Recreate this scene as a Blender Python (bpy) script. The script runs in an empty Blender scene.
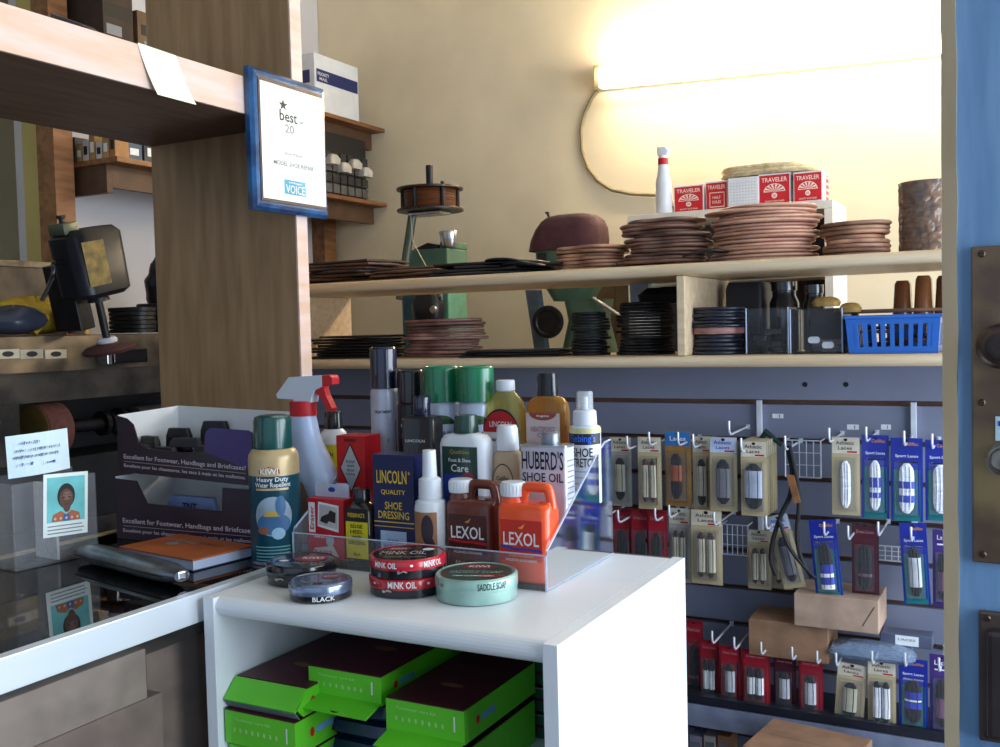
import bpy, bmesh, math, random
from mathutils import Matrix, Vector
random.seed(7)
S = bpy.context.scene
COL = S.collection
PI = math.pi
# ---------------------------------------------------------------- camera
FPX = 1000.0
Xa = Vector((1878, 3.5, 1000)).normalized()
Ya = Vector((532, 56.5, -1000)); Ya = (Ya - Xa * Xa.dot(Ya)).normalized()
Za = Xa.cross(Ya)
M3 = Matrix((Xa, Ya, Za))                 # camera space -> world
CAM = Vector((0, 0, 1.31))
def ray(px, py): return M3 @ Vector((px - 500, -(py - 373.5), -FPX))
def onY(px, py, y):
    d = ray(px, py); return CAM + d * ((y - CAM.y) / d.y)
def onX(px, py, x):
    d = ray(px, py); return CAM + d * ((x - CAM.x) / d.x)
def onZ(px, py, z):
    d = ray(px, py); return CAM + d * ((z - CAM.z) / d.z)
cd = bpy.data.cameras.new('camera'); cam = bpy.data.objects.new('camera', cd); COL.objects.link(cam)
cd.sensor_width = 36; cd.lens = 36.0; cd.clip_start = 0.02
cam.matrix_world = Matrix.Translation(CAM) @ M3.to_4x4()
S.camera = cam
# ---------------------------------------------------------------- materials
def lin(c):
    r = []
    for v in c[:3]:
        v = v / 255.0
        r.append(v / 12.92 if v <= .04045 else ((v + .055) / 1.055) ** 2.4)
    return (*r, 1)
_mats = {}
def mat(name, rgb, rough=.5, metal=0, var=.12, scale=20, bump=0, stretch=None, spec=.5, emit=None, rgb2=None, coat=0, osc=False):
    if name in _mats: return _mats[name]
    m = bpy.data.materials.new(name); m.use_nodes = True; nt = m.node_tree; N = nt.nodes; L = nt.links
    b = N['Principled BSDF']; b.inputs['Roughness'].default_value = rough; b.inputs['Metallic'].default_value = metal
    b.inputs['Specular IOR Level'].default_value = spec
    if coat: b.inputs['Coat Weight'].default_value = coat
    tc = N.new('ShaderNodeTexCoord'); mp = N.new('ShaderNodeMapping'); nz = N.new('ShaderNodeTexNoise')
    L.new(tc.outputs['Object'], mp.inputs[0]); L.new(mp.outputs[0], nz.inputs[0])
    if stretch: mp.inputs['Scale'].default_value = stretch
    nz.inputs['Scale'].default_value = scale; nz.inputs['Detail'].default_value = 5
    if osc:
        oi = N.new('ShaderNodeObjectInfo'); L.new(oi.outputs['Random'], mp.inputs['Location'])
    cr = N.new('ShaderNodeValToRGB'); L.new(nz.outputs[0], cr.inputs[0])
    c = lin(rgb); c2 = lin(rgb2) if rgb2 else tuple(x * (1 - 2 * var) for x in c[:3]) + (1,)
    c1 = c if rgb2 else tuple(min(1, x * (1 + var)) for x in c[:3]) + (1,)
    cr.color_ramp.elements[0].position = .35; cr.color_ramp.elements[1].position = .65
    cr.color_ramp.elements[0].color = c2; cr.color_ramp.elements[1].color = c1
    out = cr.outputs[0]
    if osc:
        hv = N.new('ShaderNodeHueSaturation'); mr = N.new('ShaderNodeMapRange')
        mr.inputs[3].default_value = .62; mr.inputs[4].default_value = 1.35
        L.new(oi.outputs['Random'], mr.inputs[0]); L.new(mr.outputs[0], hv.inputs['Value']); L.new(out, hv.inputs['Color']); out = hv.outputs[0]
    L.new(out, b.inputs['Base Color'])
    if bump:
        bp = N.new('ShaderNodeBump'); bp.inputs['Strength'].default_value = bump; bp.inputs['Distance'].default_value = .004
        L.new(nz.outputs[0], bp.inputs['Height']); L.new(bp.outputs[0], b.inputs['Normal'])
    if emit:
        b.inputs['Emission Color'].default_value = lin(emit[0]); b.inputs['Emission Strength'].default_value = emit[1]
    _mats[name] = m
    return m
def ink(name, rgb, rough=.5): return mat(name, rgb, rough, var=.03, scale=60)
def clear(name, rgb=(235, 240, 250), alpha=.12, rough=.05, ior=1.22):
    """thin clear plastic: mostly see-through with a fresnel gloss"""
    if name in _mats: return _mats[name]
    m = bpy.data.materials.new(name); m.use_nodes = True; nt = m.node_tree; N = nt.nodes; L = nt.links
    for n in list(N): N.remove(n)
    o = N.new('ShaderNodeOutputMaterial'); tr = N.new('ShaderNodeBsdfTransparent'); gl = N.new('ShaderNodeBsdfGlossy')
    df = N.new('ShaderNodeBsdfDiffuse'); m1 = N.new('ShaderNodeMixShader'); m2 = N.new('ShaderNodeMixShader'); fr = N.new('ShaderNodeFresnel')
    nz = N.new('ShaderNodeTexNoise'); nz.inputs['Scale'].default_value = 12; mr = N.new('ShaderNodeMapRange')
    mr.inputs[3].default_value = alpha * .6; mr.inputs[4].default_value = alpha * 1.4
    L.new(nz.outputs[0], mr.inputs[0]); L.new(mr.outputs[0], m1.inputs[0])
    tr.inputs[0].default_value = (1, 1, 1, 1); df.inputs[0].default_value = lin(rgb); gl.inputs['Roughness'].default_value = rough
    fr.inputs[0].default_value = ior
    L.new(tr.outputs[0], m1.inputs[1]); L.new(df.outputs[0], m1.inputs[2]); L.new(fr.outputs[0], m2.inputs[0])
    L.new(m1.outputs[0], m2.inputs[1]); L.new(gl.outputs[0], m2.inputs[2]); L.new(m2.outputs[0], o.inputs[0])
    _mats[name] = m
    return m
def tint(name, rgb, mixf=.45, rough=.08):
    """coloured see-through bottle with liquid in it"""
    if name in _mats: return _mats[name]
    m = bpy.data.materials.new(name); m.use_nodes = True; nt = m.node_tree; N = nt.nodes; L = nt.links
    b = N['Principled BSDF']; o = N['Material Output']; b.inputs['Base Color'].default_value = lin(rgb); b.inputs['Roughness'].default_value = rough
    nz = N.new('ShaderNodeTexNoise'); nz.inputs['Scale'].default_value = 8
    cr = N.new('ShaderNodeValToRGB'); c = lin(rgb); cr.color_ramp.elements[0].color = tuple(x * .75 for x in c[:3]) + (1,); cr.color_ramp.elements[1].color = c
    L.new(nz.outputs[0], cr.inputs[0]); L.new(cr.outputs[0], b.inputs['Base Color'])
    tr = N.new('ShaderNodeBsdfTransparent'); tr.inputs[0].default_value = lin(rgb); mx = N.new('ShaderNodeMixShader'); mx.inputs[0].default_value = mixf
    L.new(tr.outputs[0], mx.inputs[1]); L.new(b.outputs[0], mx.inputs[2]); L.new(mx.outputs[0], o.inputs[0])
    _mats[name] = m
    return m
# ---------------------------------------------------------------- mesh builder
_txt = {}
def text_mesh(s):
    """2D triangles of the words, scaled to a unit box centred on 0"""
    if s in _txt: return _txt[s]
    cu = bpy.data.curves.new('t', 'FONT'); cu.body = s; cu.size = 1; cu.resolution_u = 2; cu.offset = .012
    ob = bpy.data.objects.new('t', cu); COL.objects.link(ob)
    dg = bpy.context.evaluated_depsgraph_get(); dg.update()
    me = bpy.data.meshes.new_from_object(ob.evaluated_get(dg))
    vs = [(v.co.x, v.co.y) for v in me.vertices]; fs = [tuple(p.vertices) for p in me.polygons]
    bpy.data.objects.remove(ob); bpy.data.meshes.remove(me); bpy.data.curves.remove(cu)
    x0 = min(v[0] for v in vs); x1 = max(v[0] for v in vs); y0 = min(v[1] for v in vs); y1 = max(v[1] for v in vs)
    _txt[s] = ([((x - (x0 + x1) / 2) / (x1 - x0), (y - (y0 + y1) / 2) / (y1 - y0)) for x, y in vs], fs)
    return _txt[s]
def front(y=0):    return lambda u, v, l: (u, y - l, v)          # printed on a face looking along -Y
def right(x=0):    return lambda u, v, l: (x + l, u, v)          # on a face looking along +X
def top(z=0):      return lambda u, v, l: (u, v, z + l)
def cyl(R, a0=0, k=1, cx=0, cy=0):  return lambda u, v, l: (cx + (R + l) * math.sin(u / R + a0), cy - k * (R + l) * math.cos(u / R + a0), v)
def rrect(w, d, r, n=6, cx=0, cy=0):
    r = max(min(r, w / 2 - 1e-5, d / 2 - 1e-5), 1e-5); out = []
    for sx, sy, a in ((1, 1, 0), (-1, 1, 90), (-1, -1, 180), (1, -1, 270)):
        for i in range(n + 1):
            t = math.radians(a + 90 * i / n)
            out.append((cx + sx * (w / 2 - r) + r * math.cos(t), cy + sy * (d / 2 - r) + r * math.sin(t)))
    return out
class B:
    def __init__(s): s.v = []; s.f = []; s.m = []; s.s = []; s.mats = []; s.T = Matrix.Identity(4)
    def mi(s, m):
        if m not in s.mats: s.mats.append(m)
        return s.mats.index(m)
    def add(s, vs, fs, m, smooth=False, T=None):
        o = len(s.v); T = s.T @ T if T else s.T; k = s.mi(m)
        s.v += [tuple(T @ Vector(v)) for v in vs]
        for f in fs: s.f.append(tuple(i + o for i in f)); s.m.append(k); s.s.append(smooth)
        return s
    def box(s, x0, x1, y0, y1, z0, z1, m, bev=0, T=None):
        bm = bmesh.new(); bmesh.ops.create_cube(bm, size=1)
        for v in bm.verts: v.co = Vector(((x0 + x1) / 2 + v.co.x * (x1 - x0), (y0 + y1) / 2 + v.co.y * (y1 - y0), (z0 + z1) / 2 + v.co.z * (z1 - z0)))
        if bev: bmesh.ops.bevel(bm, geom=bm.edges[:], offset=bev, segments=2, affect='EDGES', profile=.6)
        s.add([v.co.copy() for v in bm.verts], [tuple(v.index for v in f.verts) for f in bm.faces] if not bm.verts.index_update() else 0, m, bool(bev) and False, T); bm.free()
        return s
    def loft(s, rings, m, smooth=True, cap=True, T=None):
        """rings: lists of (x,y,z) of equal length"""
        n = len(rings[0]); vs = [p for r in rings for p in r]; fs = []
        for i in range(len(rings) - 1):
            for j in range(n):
                k = (j + 1) % n; fs.append((i * n + j, i * n + k, (i + 1) * n + k, (i + 1) * n + j))
        s.add(vs, fs, m, smooth, T)
        if cap:
            s.add(rings[0], [tuple(range(n))[::-1]], m, False, T); s.add(rings[-1], [tuple(range(n))], m, False, T)
        return s
    def lathe(s, prof, m, seg=32, T=None, cap=True, k=1):
        return s.loft([[(r * math.cos(2 * PI * i / seg), k * r * math.sin(2 * PI * i / seg), z) for i in range(seg)] for r, z in prof], m, True, cap, T)
    def body(s, secs, m, T=None, n=6, smooth=True, cap=True):
        """secs: (z, w, d, corner[, cx]) rounded-rectangle sections"""
        return s.loft([[(x, y, q[0]) for x, y in rrect(q[1], q[2], q[3], n, q[4] if len(q) > 4 else 0)] for q in secs], m, smooth, cap, T)
    def prism(s, poly, a, b, m, axis='z', T=None, smooth=False):
        n = len(poly)
        f = {'z': lambda p, h: (p[0], p[1], h), 'y': lambda p, h: (p[0], h, p[1]), 'x': lambda p, h: (h, p[0], p[1])}[axis]
        vs = [f(p, a) for p in poly] + [f(p, b) for p in poly]
        s.add(vs, [tuple(range(n))[::-1], tuple(range(n, 2 * n))] + [(i, (i + 1) % n, n + (i + 1) % n, n + i) for i in range(n)], m, smooth, T)
        return s
    def tube(s, pts, r, m, seg=8, T=None, cap=True):
        pts = [Vector(p) for p in pts]; rings = []; up = Vector((0.13, .21, .97)).normalized()
        for i, p in enumerate(pts):
            t = (pts[min(i + 1, len(pts) - 1)] - pts[max(i - 1, 0)]).normalized()
            a = t.cross(up)
            if a.length < .1: a = t.cross(Vector((1, 0, 0)))
            a.normalize(); b = t.cross(a).normalized(); up = b.cross(t) if False else up
            rr = r[i] if isinstance(r, (list, tuple)) else r
            rings.append([p + a * rr * math.cos(2 * PI * j / seg) + b * rr * math.sin(2 * PI * j / seg) for j in range(seg)])
        return s.loft(rings, m, True, cap, T)
    def text(s, t, u, v, w, h, m, mp, lift=.0006):
        vs, fs = text_mesh(t)
        return s.add([mp(u + x * w, v + y * h, lift) for x, y in vs], fs, m)
    def rect(s, u0, u1, v0, v1, m, mp, lift=.0003, n=1):
        vs = []; fs = []
        for i in range(n + 1):
            u = u0 + (u1 - u0) * i / n; vs += [mp(u, v0, lift), mp(u, v1, lift)]
        for i in range(n): fs.append((2 * i, 2 * i + 2, 2 * i + 3, 2 * i + 1))
        return s.add(vs, fs, m)
    def poly(s, pts, m, mp, lift=.0004):
        return s.add([mp(u, v, lift) for u, v in pts], [tuple(range(len(pts)))], m)
    def disc(s, u, v, a, b, m, mp, lift=.0004, n=28, t0=0, t1=2 * PI, rings=4):
        vs = []; fs = []
        full = abs(t1 - t0 - 2 * PI) < 1e-6
        for k in range(rings + 1):
            for i in range(n + 1):
                t = t0 + (t1 - t0) * i / n; q = k / rings
                vs.append(mp(u + a * q * math.cos(t), v + b * q * math.sin(t), lift))
        for k in range(rings):
            for i in range(n): o = k * (n + 1) + i; fs.append((o, o + n + 1, o + n + 2, o + 1))
        return s.add(vs, fs, m)
    def go(s, name, parent=None, loc=None, rz=0, **kw):
        me = bpy.data.meshes.new(name); me.from_pydata(s.v, [], s.f)
        for m in s.mats: me.materials.append(m)
        me.polygons.foreach_set('material_index', s.m); me.polygons.foreach_set('use_smooth', s.s); me.update()
        if any(s.s):
            try: me.set_sharp_from_angle(angle=math.radians(42))
            except Exception: pass
        o = bpy.data.objects.new(name, me); COL.objects.link(o)
        if parent: o.parent = parent
        if loc is not None: o.location = loc
        if rz: o.rotation_euler.z = rz
        for k, v in kw.items(): o[k] = v
        return o
def thing(name, label, cat, loc=(0, 0, 0), rz=0, group=None):
    o = bpy.data.objects.new(name, None); COL.objects.link(o); o.empty_display_size = .02
    o.location = loc; o.rotation_euler.z = rz; o['label'] = label; o['category'] = cat
    if group: o['group'] = group
    return o
def tag(o, label, cat, group=None):
    o['label'] = label; o['category'] = cat
    if group: o['group'] = group
    return o
def dup(root, loc=None, rz=None, label=None, group=None):
    r = root.copy(); COL.objects.link(r)
    if loc is not None: r.location = loc
    if rz is not None: r.rotation_euler.z = rz
    if label: r['label'] = label
    if group: r['group'] = group
    for ch in list(root.children):
        c = ch.copy(); COL.objects.link(c); c.parent = r
        for g in list(ch.children):
            d = g.copy(); COL.objects.link(d); d.parent = c
    return r
def struct(b, name, parent=None, **k):
    o = b.go(name, parent, **k)
    if not parent: o['kind'] = 'structure'
    return o
R_ = math.radians
def under(o, p):
    """make part o a sub-part of part p (both already placed in their thing)"""
    o.parent = p; o.location = o.location - p.location
    return o
def dX(a, b, Y, py=480): return onY(b, py, Y).x - onY(a, py, Y).x
def RX(a): return Matrix.Rotation(R_(a), 4, 'X')
def RY(a): return Matrix.Rotation(R_(a), 4, 'Y')
def RZ(a): return Matrix.Rotation(R_(a), 4, 'Z')
def TR(x, y, z): return Matrix.Translation((x, y, z))
# common inks and plastics
WHITE = ink('white_print', (232, 234, 236)); BLACK = ink('black_print', (14, 14, 18)); YEL = ink('yellow_print', (226, 190, 60)); RED = ink('red_print', (190, 22, 34))
BLUEI = ink('blue_print', (30, 60, 160)); GREYI = ink('grey_print', (130, 135, 140)); TEALI = ink('teal_print', (20, 90, 105))
PWHITE = mat('white_plastic', (222, 228, 236), .35, var=.03, coat=.2); PBLACK = mat('black_plastic', (18, 19, 26), .25, var=.1, coat=.3)
CLEAR = clear('clear_acrylic', alpha=.06, ior=1.12); PACK = clear('clear_pack_film', alpha=.04, rough=.1, ior=1.15)
STEEL = mat('bright_steel', (190, 192, 198), .28, 1, var=.1, scale=40); WIRE = mat('white_wire', (215, 218, 228), .35, .2, var=.05)
CARD = mat('brown_cardboard', (168, 132, 100), .85, var=.08, scale=15); CARDW = mat('white_cardboard', (225, 228, 232), .8, var=.03)
LIGHTWOOD = mat('pale_maple_board', (222, 200, 168), .45, var=.1, scale=5, stretch=(1, 14, 14), rgb2=(205, 178, 142))
PINE = mat('pale_pine_board', (214, 180, 146), .5, scale=4, stretch=(9, 1.2, 9), rgb2=(196, 160, 124), bump=.1)
PANEL = mat('maple_panel', (176, 142, 104), .5, scale=5, stretch=(8, 8, .9), rgb2=(150, 118, 84), bump=.05)
BROWNWOOD = mat('brown_wood', (154, 104, 64), .55, scale=5, stretch=(10, 1.5, 10), rgb2=(116, 76, 44), bump=.1)
LEATHER = mat('tan_sole_leather', (186, 140, 112), .6, scale=14, rgb2=(118, 78, 62), osc=True, bump=.1)
DLEATHER = mat('dark_sole_leather', (96, 66, 54), .55, scale=14, rgb2=(50, 36, 32), osc=True)
RUBBER = mat('black_rubber', (26, 26, 32), .5, scale=20, rgb2=(14, 14, 18), osc=True)
def smooth(pts, k=4):
    pts = [Vector(p) for p in pts]; out = []
    for i in range(len(pts) - 1):
        p0 = pts[max(i - 1, 0)]; p1 = pts[i]; p2 = pts[i + 1]; p3 = pts[min(i + 2, len(pts) - 1)]
        for j in range(k):
            t_ = j / k; out.append(.5 * ((2 * p1) + (p2 - p0) * t_ + (2 * p0 - 5 * p1 + 4 * p2 - p3) * t_ * t_ + (3 * p1 - p0 - 3 * p2 + p3) * t_ ** 3))
    out.append(pts[-1]); return out
POW_WIN = 88; POW_SKY = .85; EXPO = 0.08
# ================================================================ the room
WALLC = mat('cream_wall_paint', (230, 215, 184), .75, var=.05, scale=3, bump=.15)
WALLL = mat('pale_wall_paint', (208, 206, 210), .75, var=.04, scale=3, bump=.1)
b = B(); b.box(-3.4, 2.0, 3.1, 3.2, 0, 3.0, WALLC); struct(b, 'wall_back')
b = B(); b.box(-2.5, -2.4, 1.852, 3.098, 0, 3.0, WALLL); struct(b, 'wall_left')
b = B(); b.box(-3.4, -3.3, -1.2, 3.098, 0, 3.0, WALLC); struct(b, 'wall_far_left')
b = B(); b.box(-3.298, 2.0, -1.2, 3.098, -.1, 0, mat('brown_floor', (96, 84, 74), .5, scale=6)); struct(b, 'floor')
b = B(); b.box(-9, 9, -9, -1.21, -.12, -.02, mat('grey_pavement', (92, 92, 94), .85, scale=8)); struct(b, 'ground')  # unseen ground, added to stop sky light coming up from below
b = B(); b.box(-3.4, 2.0, -1.2, 3.2, 3.0, 3.1, mat('ceiling_paint', (210, 206, 190), .8)); struct(b, 'ceiling')
WX = 1.15    # the shop window wall on the right
b = B()
for y0, y1, z0, z1 in ((-1.2, .1, 0, 3), (2.7, 3.098, 0, 3), (.1, 2.7, 0, .55), (.1, 2.7, 2.15, 3)): b.box(WX, WX + .12, y0, y1, z0, z1, WALLC)
struct(b, 'wall_right')
w = B(); fm = mat('blue_frame_paint', (70, 110, 170), .5)
for y0, y1, z0, z1 in ((.1, .16, .55, 2.15), (2.64, 2.7, .55, 2.15), (.16, 2.64, .55, .61), (.16, 2.64, 2.09, 2.15)): w.box(WX + .02, WX + .08, y0, y1, z0, z1, fm)
wo = struct(w, 'window_1'); B().box(WX + .045, WX + .05, .16, 2.64, .61, 2.09, clear('window_glass', alpha=.01)).go('pane', wo)
# posts and trim beside the left wall
b = B(); pxa, pxb, pxc = onY(23, 200, 1.79).x, onY(39, 200, 1.79).x, onY(56, 200, 1.79).x; b.box(pxb, pxc, 1.79, 1.85, 0, 2.999, BROWNWOOD); struct(b, 'trim_1')
p = onY(22, 150, 1.62); q = onY(37, 150, 1.62)
b = B(); b.box(pxa, pxb - .0005, 1.795, 1.85, 0, 2.999, mat('yellow_painted_post', (190, 172, 104), .6, var=.08, scale=4)); struct(b, 'trim_2')
# right trim behind the door
# ---------------------------------------------------------------- door
DOORB = mat('blue_door_paint', (116, 154, 196), .42, scale=9, stretch=(8, 1, .8), rgb2=(98, 138, 182), bump=.12)
DOORE = mat('chipped_beige_paint', (236, 214, 178), .6, scale=25, stretch=(1, 1, .3), rgb2=(222, 198, 160), bump=.08)
DY = .875
def dx(px, py=373): return onY(px, py, DY).x
xe0, xe1 = dx(942), dx(957.5)
b = B(); b.box(xe1, .75, DY, DY + .043, .02, 2.15, DOORB); door = struct(b, 'door_1'); door['label'] = 'blue painted door with worn brass lock plate, standing open at the right'
b = B()
n = 60; vs = []; fs = []
for i in range(n + 1):
    z = .02 + 2.13 * i / n; j = .0006 * math.sin(i * 2.3) + .0005 * random.random()
    vs += [(xe0 + j * .3, DY + .004, z), (xe1 + j, DY - .0012, z), (xe1 + j, DY + .04, z), (xe0 + j * .3, DY + .04, z)]
for i in range(n):
    for a in range(4): k = (a + 1) % 4; fs.append((i * 4 + a, i * 4 + k, i * 4 + 4 + k, i * 4 + 4 + a))
b.add(vs, fs, DOORE); b.go('edge_strip', door)
BRASS = mat('worn_brass', (150, 128, 92), .42, .75, scale=16, rgb2=(104, 84, 72), bump=.12)
DBR = mat('dark_bronze', (86, 66, 56), .35, .8, scale=30)
z1, z0 = onY(972, 247, DY).z, onY(972, 561, DY).z; x0 = dx(972)
b = B(); b.box(x0, x0 + .085, DY - .004, DY - .0003, z0, z1, BRASS, .0012)
for dz in (.004, .10, .2): pass
pl = b.go('lock_plate', door, label='worn brass lock plate with screws')
scr = B()
T0 = TR(0, DY - .0035, 0) @ RX(90)
def screw(x, z, par):
    s_ = B(); s_.lathe([(0.0028, 0), (.0028, .0012), (.0018, .002)], DBR, 12, T=RX(90)); s_.box(-.0022, .0022, -.0024, -.0018, -.0004, .0004, BLACK)
    return s_.go('screw', par, loc=(x, DY - .004, z))
for px, py in ((982, 254), (982, 402), (983, 553)):
    q = onY(px, py, DY); screw(q.x, q.z, pl)
q = onY(1006, 345, DY)
b = B(); b.lathe([(.017, 0), (.017, .004), (.013, .006), (.0105, .02), (.0135, .026), (.0165, .032), (.0165, .04), (.013, .0445), (.004, .046)], DBR, 36, T=RX(90))
b.lathe([(.010, .0445), (.010, .0468), (.0085, .0475), (.004, .0470)], mat('dull_knob_core', (58, 48, 46), .5, .5), 24, T=RX(90))
b.go('door_knob', door, loc=(q.x - .003, DY - .004, q.z))
q = onY(1003, 458, DY)
b = B(); b.lathe([(.0128, 0), (.0128, .004), (.0105, .006), (.0092, .0062), (.0092, .0075), (.0075, .0095), (.0062, .0095), (.0062, .0085), (.002, .0088)], mat('aged_nickel', (150, 144, 138), .35, .8, var=.2, scale=60), 36, T=RX(90)); b.box(-.0006, .0006, -.0096, -.0084, -.003, .003, BLACK)
b.go('lock_cylinder', door, loc=(q.x, DY - .004, q.z))
q = onY(997, 428, DY)
b = B(); b.box(q.x - .001, q.x + .02, DY - .0046, DY - .0041, q.z - .0095, q.z + .0095, mat('pale_blue_sticker', (190, 222, 240), .6)); b.rect(q.x + .001, q.x + .018, q.z + .002, q.z + .006, BLUEI, front(DY - .0046)); b.go('sticker', door, label='pale blue sticker')
x0 = dx(979, 650); z1, z0 = onY(980, 609, DY).z, onY(980, 738, DY).z
b = B(); b.box(x0, x0 + .07, DY - .006, DY, z0, z1, mat('grey_brown_metal', (92, 78, 72), .5, .5, scale=20), .002); b.box(x0 + .006, x0 + .064, DY - .018, DY - .006, z0 + .006, z1 - .012, mat('dark_rim_lock', (70, 62, 62), .4, .6), .004)
rl = b.go('rim_lock', door); screw(x0 + .006, z1 - .005, rl).location.y = DY - .006; screw(x0 + .006, z0 + .005, rl).location.y = DY - .006
# ---------------------------------------------------------------- wall light
YW = 3.1
L0, L1 = onY(604, 81, YW), onY(942, 45, YW); ang = math.atan2(L1.z - L0.z, L1.x - L0.x); LL = 1.3
t = thing('fluorescent_light', 'long glowing fluorescent tube light fixed high on the cream wall', 'lamp', (L0.x, YW - .001, L0.z)); t.rotation_euler.y = -ang
ENAM = mat('white_enamel', (235, 232, 220), .3, var=.02)
B().box(0, LL, -.035, 0, -.032, .032, ENAM, .004).box(0, LL, -.062, -.035, -.041, -.037, ENAM).go('housing', t)
TUBE = mat('glowing_tube', (255, 240, 205), .4, var=0, emit=((255, 234, 200), 66))
B().tube([(.025 + i * (LL - .05) / 8, -.075, -.002) for i in range(9)], .028, TUBE, 20).go('lamp_tube', t)
for x in (0, LL - .022): B().box(x, x + .022, -.092, -.046, -.042, .03, mat('yellowed_socket', (196, 176, 130), .5), .003).go('end_socket', t)
pts = [(598, 90), (592, 98), (585, 112), (581, 130), (582, 150), (588, 168), (598, 181), (612, 190), (632, 194), (652, 195)]
cz = [onY(x, y, YW - .008) for x, y in pts]
sm = []
for i in range(len(cz) - 1):
    for k in range(4): sm.append(cz[i].lerp(cz[i + 1], k / 4))
sm.append(cz[-1]); sm += [cz[-1] + Vector((.05, 0, -.005)), cz[-1] + Vector((.10, 0, -.09))]
tag(B().tube(sm, .006, mat('grey_cable', (142, 128, 96), .6), 8).go('power_cord'), 'grey power cord drooping from the tube light down the wall', 'cord')
# ================================================================ two-tier fixture with slatted panel
FY, BY = 1.85, 2.18; FX0, FX1 = -1.72, .55
SLAT = mat('grey_slat_panel', (122, 126, 146), .5, var=.04, scale=5)
t = thing('shelf_fixture', 'long pale wood two-tier shelf fixture with grey slatted panel below', 'shelf', (0, 2.0, 0))
def loc(b_, name, **k): return b_.go(name, t, loc=(0, -2.0, 0), **k)
UT, UB, LT, LB = 1.429, 1.406, 1.252, 1.230
b = B()
def board(z0, z1):
    r = (z1 - z0) / 2; pr = [(BY, z0), (BY, z1)] + [(FY + r - r * math.sin(a) * 1.0, (z0 + z1) / 2 + r * math.cos(a)) for a in [PI * i / 8 for i in range(9)]]
    return B().prism(pr, FX0, FX1, LIGHTWOOD, 'x')
loc(board(UB, UT), 'upper_shelf'); loc(board(LB, LT), 'lower_shelf')
xd = onY(676, 310, FY).x
for xa in (xd, onY(352, 320, BY).x - .016, .3):
    w_ = .016
    loc(B().box(xa, xa + w_, FY + .004, BY - .002, LT + .0005, UB - .0005, LIGHTWOOD, .002), 'divider')
SY = 2.03
b = B(); zt = LB - .001
slots = [1.152 - .0768 * i for i in range(15)]
zz = zt
for z in slots:
    b.box(FX0, FX1, SY, SY + .018, z + .005, zz, SLAT); zz = z - .005
b.box(FX0, FX1, SY, SY + .018, .02, zz, SLAT)
SP = loc(b, 'slat_panel')
SLOTW = mat('raw_slot_edge', (112, 78, 62), .8)
loc(B().box(FX0, FX1, SY + .019, SY + .03, .02, zt, SLOTW), 'slot_backing', label='brown raw edge showing in the slots')
for px, y0 in ((760, 400), (914, 402)):
    q = onY(px, y0, SY)
    b = B().box(q.x - .005, q.x + .005, SY - .012, SY - .0005, q.z - .3, q.z, WIRE, .001)
    under(loc(b, 'upright_rail', label='white metal rail'), SP)
for px in (805, 846):
    q = onY(px, 384.5, SY)
    under(loc(B().lathe([(.005, 0), (.005, .0008)], BLACK, 16, T=TR(q.x, SY - .0001, q.z) @ RX(90)), 'screw_hole'), SP)
for (px, py, w_, h) in ((778, 416, .022, .009), (853, 427, .022, .01), (886, 427, .018, .01)):
    q = onY(px, py, SY); under(loc(B().rect(q.x - w_ / 2, q.x + w_ / 2, q.z - h / 2, q.z + h / 2, WHITE, front(SY), .0006).rect(q.x + w_ * .1, q.x + w_ * .2, q.z - h / 3, q.z + h / 3, GREYI, front(SY), .001), 'price_label'), SP)
# ledges low on the panel
ql = onY(820, 716, 1.90)
for k, (za, lab) in enumerate(((ql.z, 'dark'), (.30, 'dark'))):
    b = B(); b.box(-.95, FX1, 1.90, SY - .001, za - .008, za, mat('dark_metal_ledge', (38, 40, 52), .4, .3)); b.box(-.95, FX1, 1.892, 1.90, za - .01, za + .006, mat('dark_metal_ledge', (38, 40, 52), .4, .3))
    loc(b, 'ledge')
    loc(B().box(-.95, FX1, 1.89, SY - .002, za - .055, za - .012, mat('blue_grey_fascia', (124, 132, 156), .5)), 'fascia')
# ================================================================ pale wooden shelving on the left
PX_, PY_ = -1.25, 1.528
t = thing('wooden_shelving', 'tall pale pine shelving unit standing behind the glass counter', 'shelving', (-1.44, 1.0, 0))
def lo2(b_, name, **k): return b_.go(name, t, loc=(1.44, -1.0, 0), **k)
EDGE = mat('pale_edge_band', (226, 202, 196), .45, scale=5, stretch=(9, 1.2, 9), rgb2=(216, 182, 160))  # edges facing the window: their brightness is put into the wood colour
lo2(B().box(-1.63, PX_ - .004, PY_, PY_ + .032, 0, 2.7, PANEL).box(PX_ - .004, PX_, PY_, PY_ + .032, 0, 2.7, EDGE), 'side_panel')
lo2(B().box(-1.63, PX_ - .006, -.3045, PY_ - .0005, 1.712, 1.768, mat('dark_underside_wood', (120, 92, 78), .55, scale=5, stretch=(9, 1.2, 9), rgb2=(100, 76, 62))).box(PX_ - .006, PX_, -.3045, PY_ - .0005, 1.711, 1.777, EDGE), 'shelf')  # shade under the shelf is put into the board's darker wood tone
lo2(B().box(-1.63, PX_ - .004, -.337, -.305, 0, 2.7, PANEL), 'side_panel')
# taped note
q0, q1 = 1.152, 1.232
b = B(); n = 8; vs = []
for i in range(n + 1):
    s_ = i / n; z = 1.779 - s_ * .078; x = PX_ + .001 + .012 * s_ * s_; sh = .026 * s_
    vs += [(x, q0 + sh, z), (x + .004 * s_, q1 + sh, z - .002)]
b.add(vs, [(2 * i, 2 * i + 1, 2 * i + 3, 2 * i + 2) for i in range(n)], mat('pale_yellow_paper', (250, 250, 226), .8, var=.01))
tag(b.go('paper_note'), 'pale yellow paper note stuck to the pine shelf edge', 'note')
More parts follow.
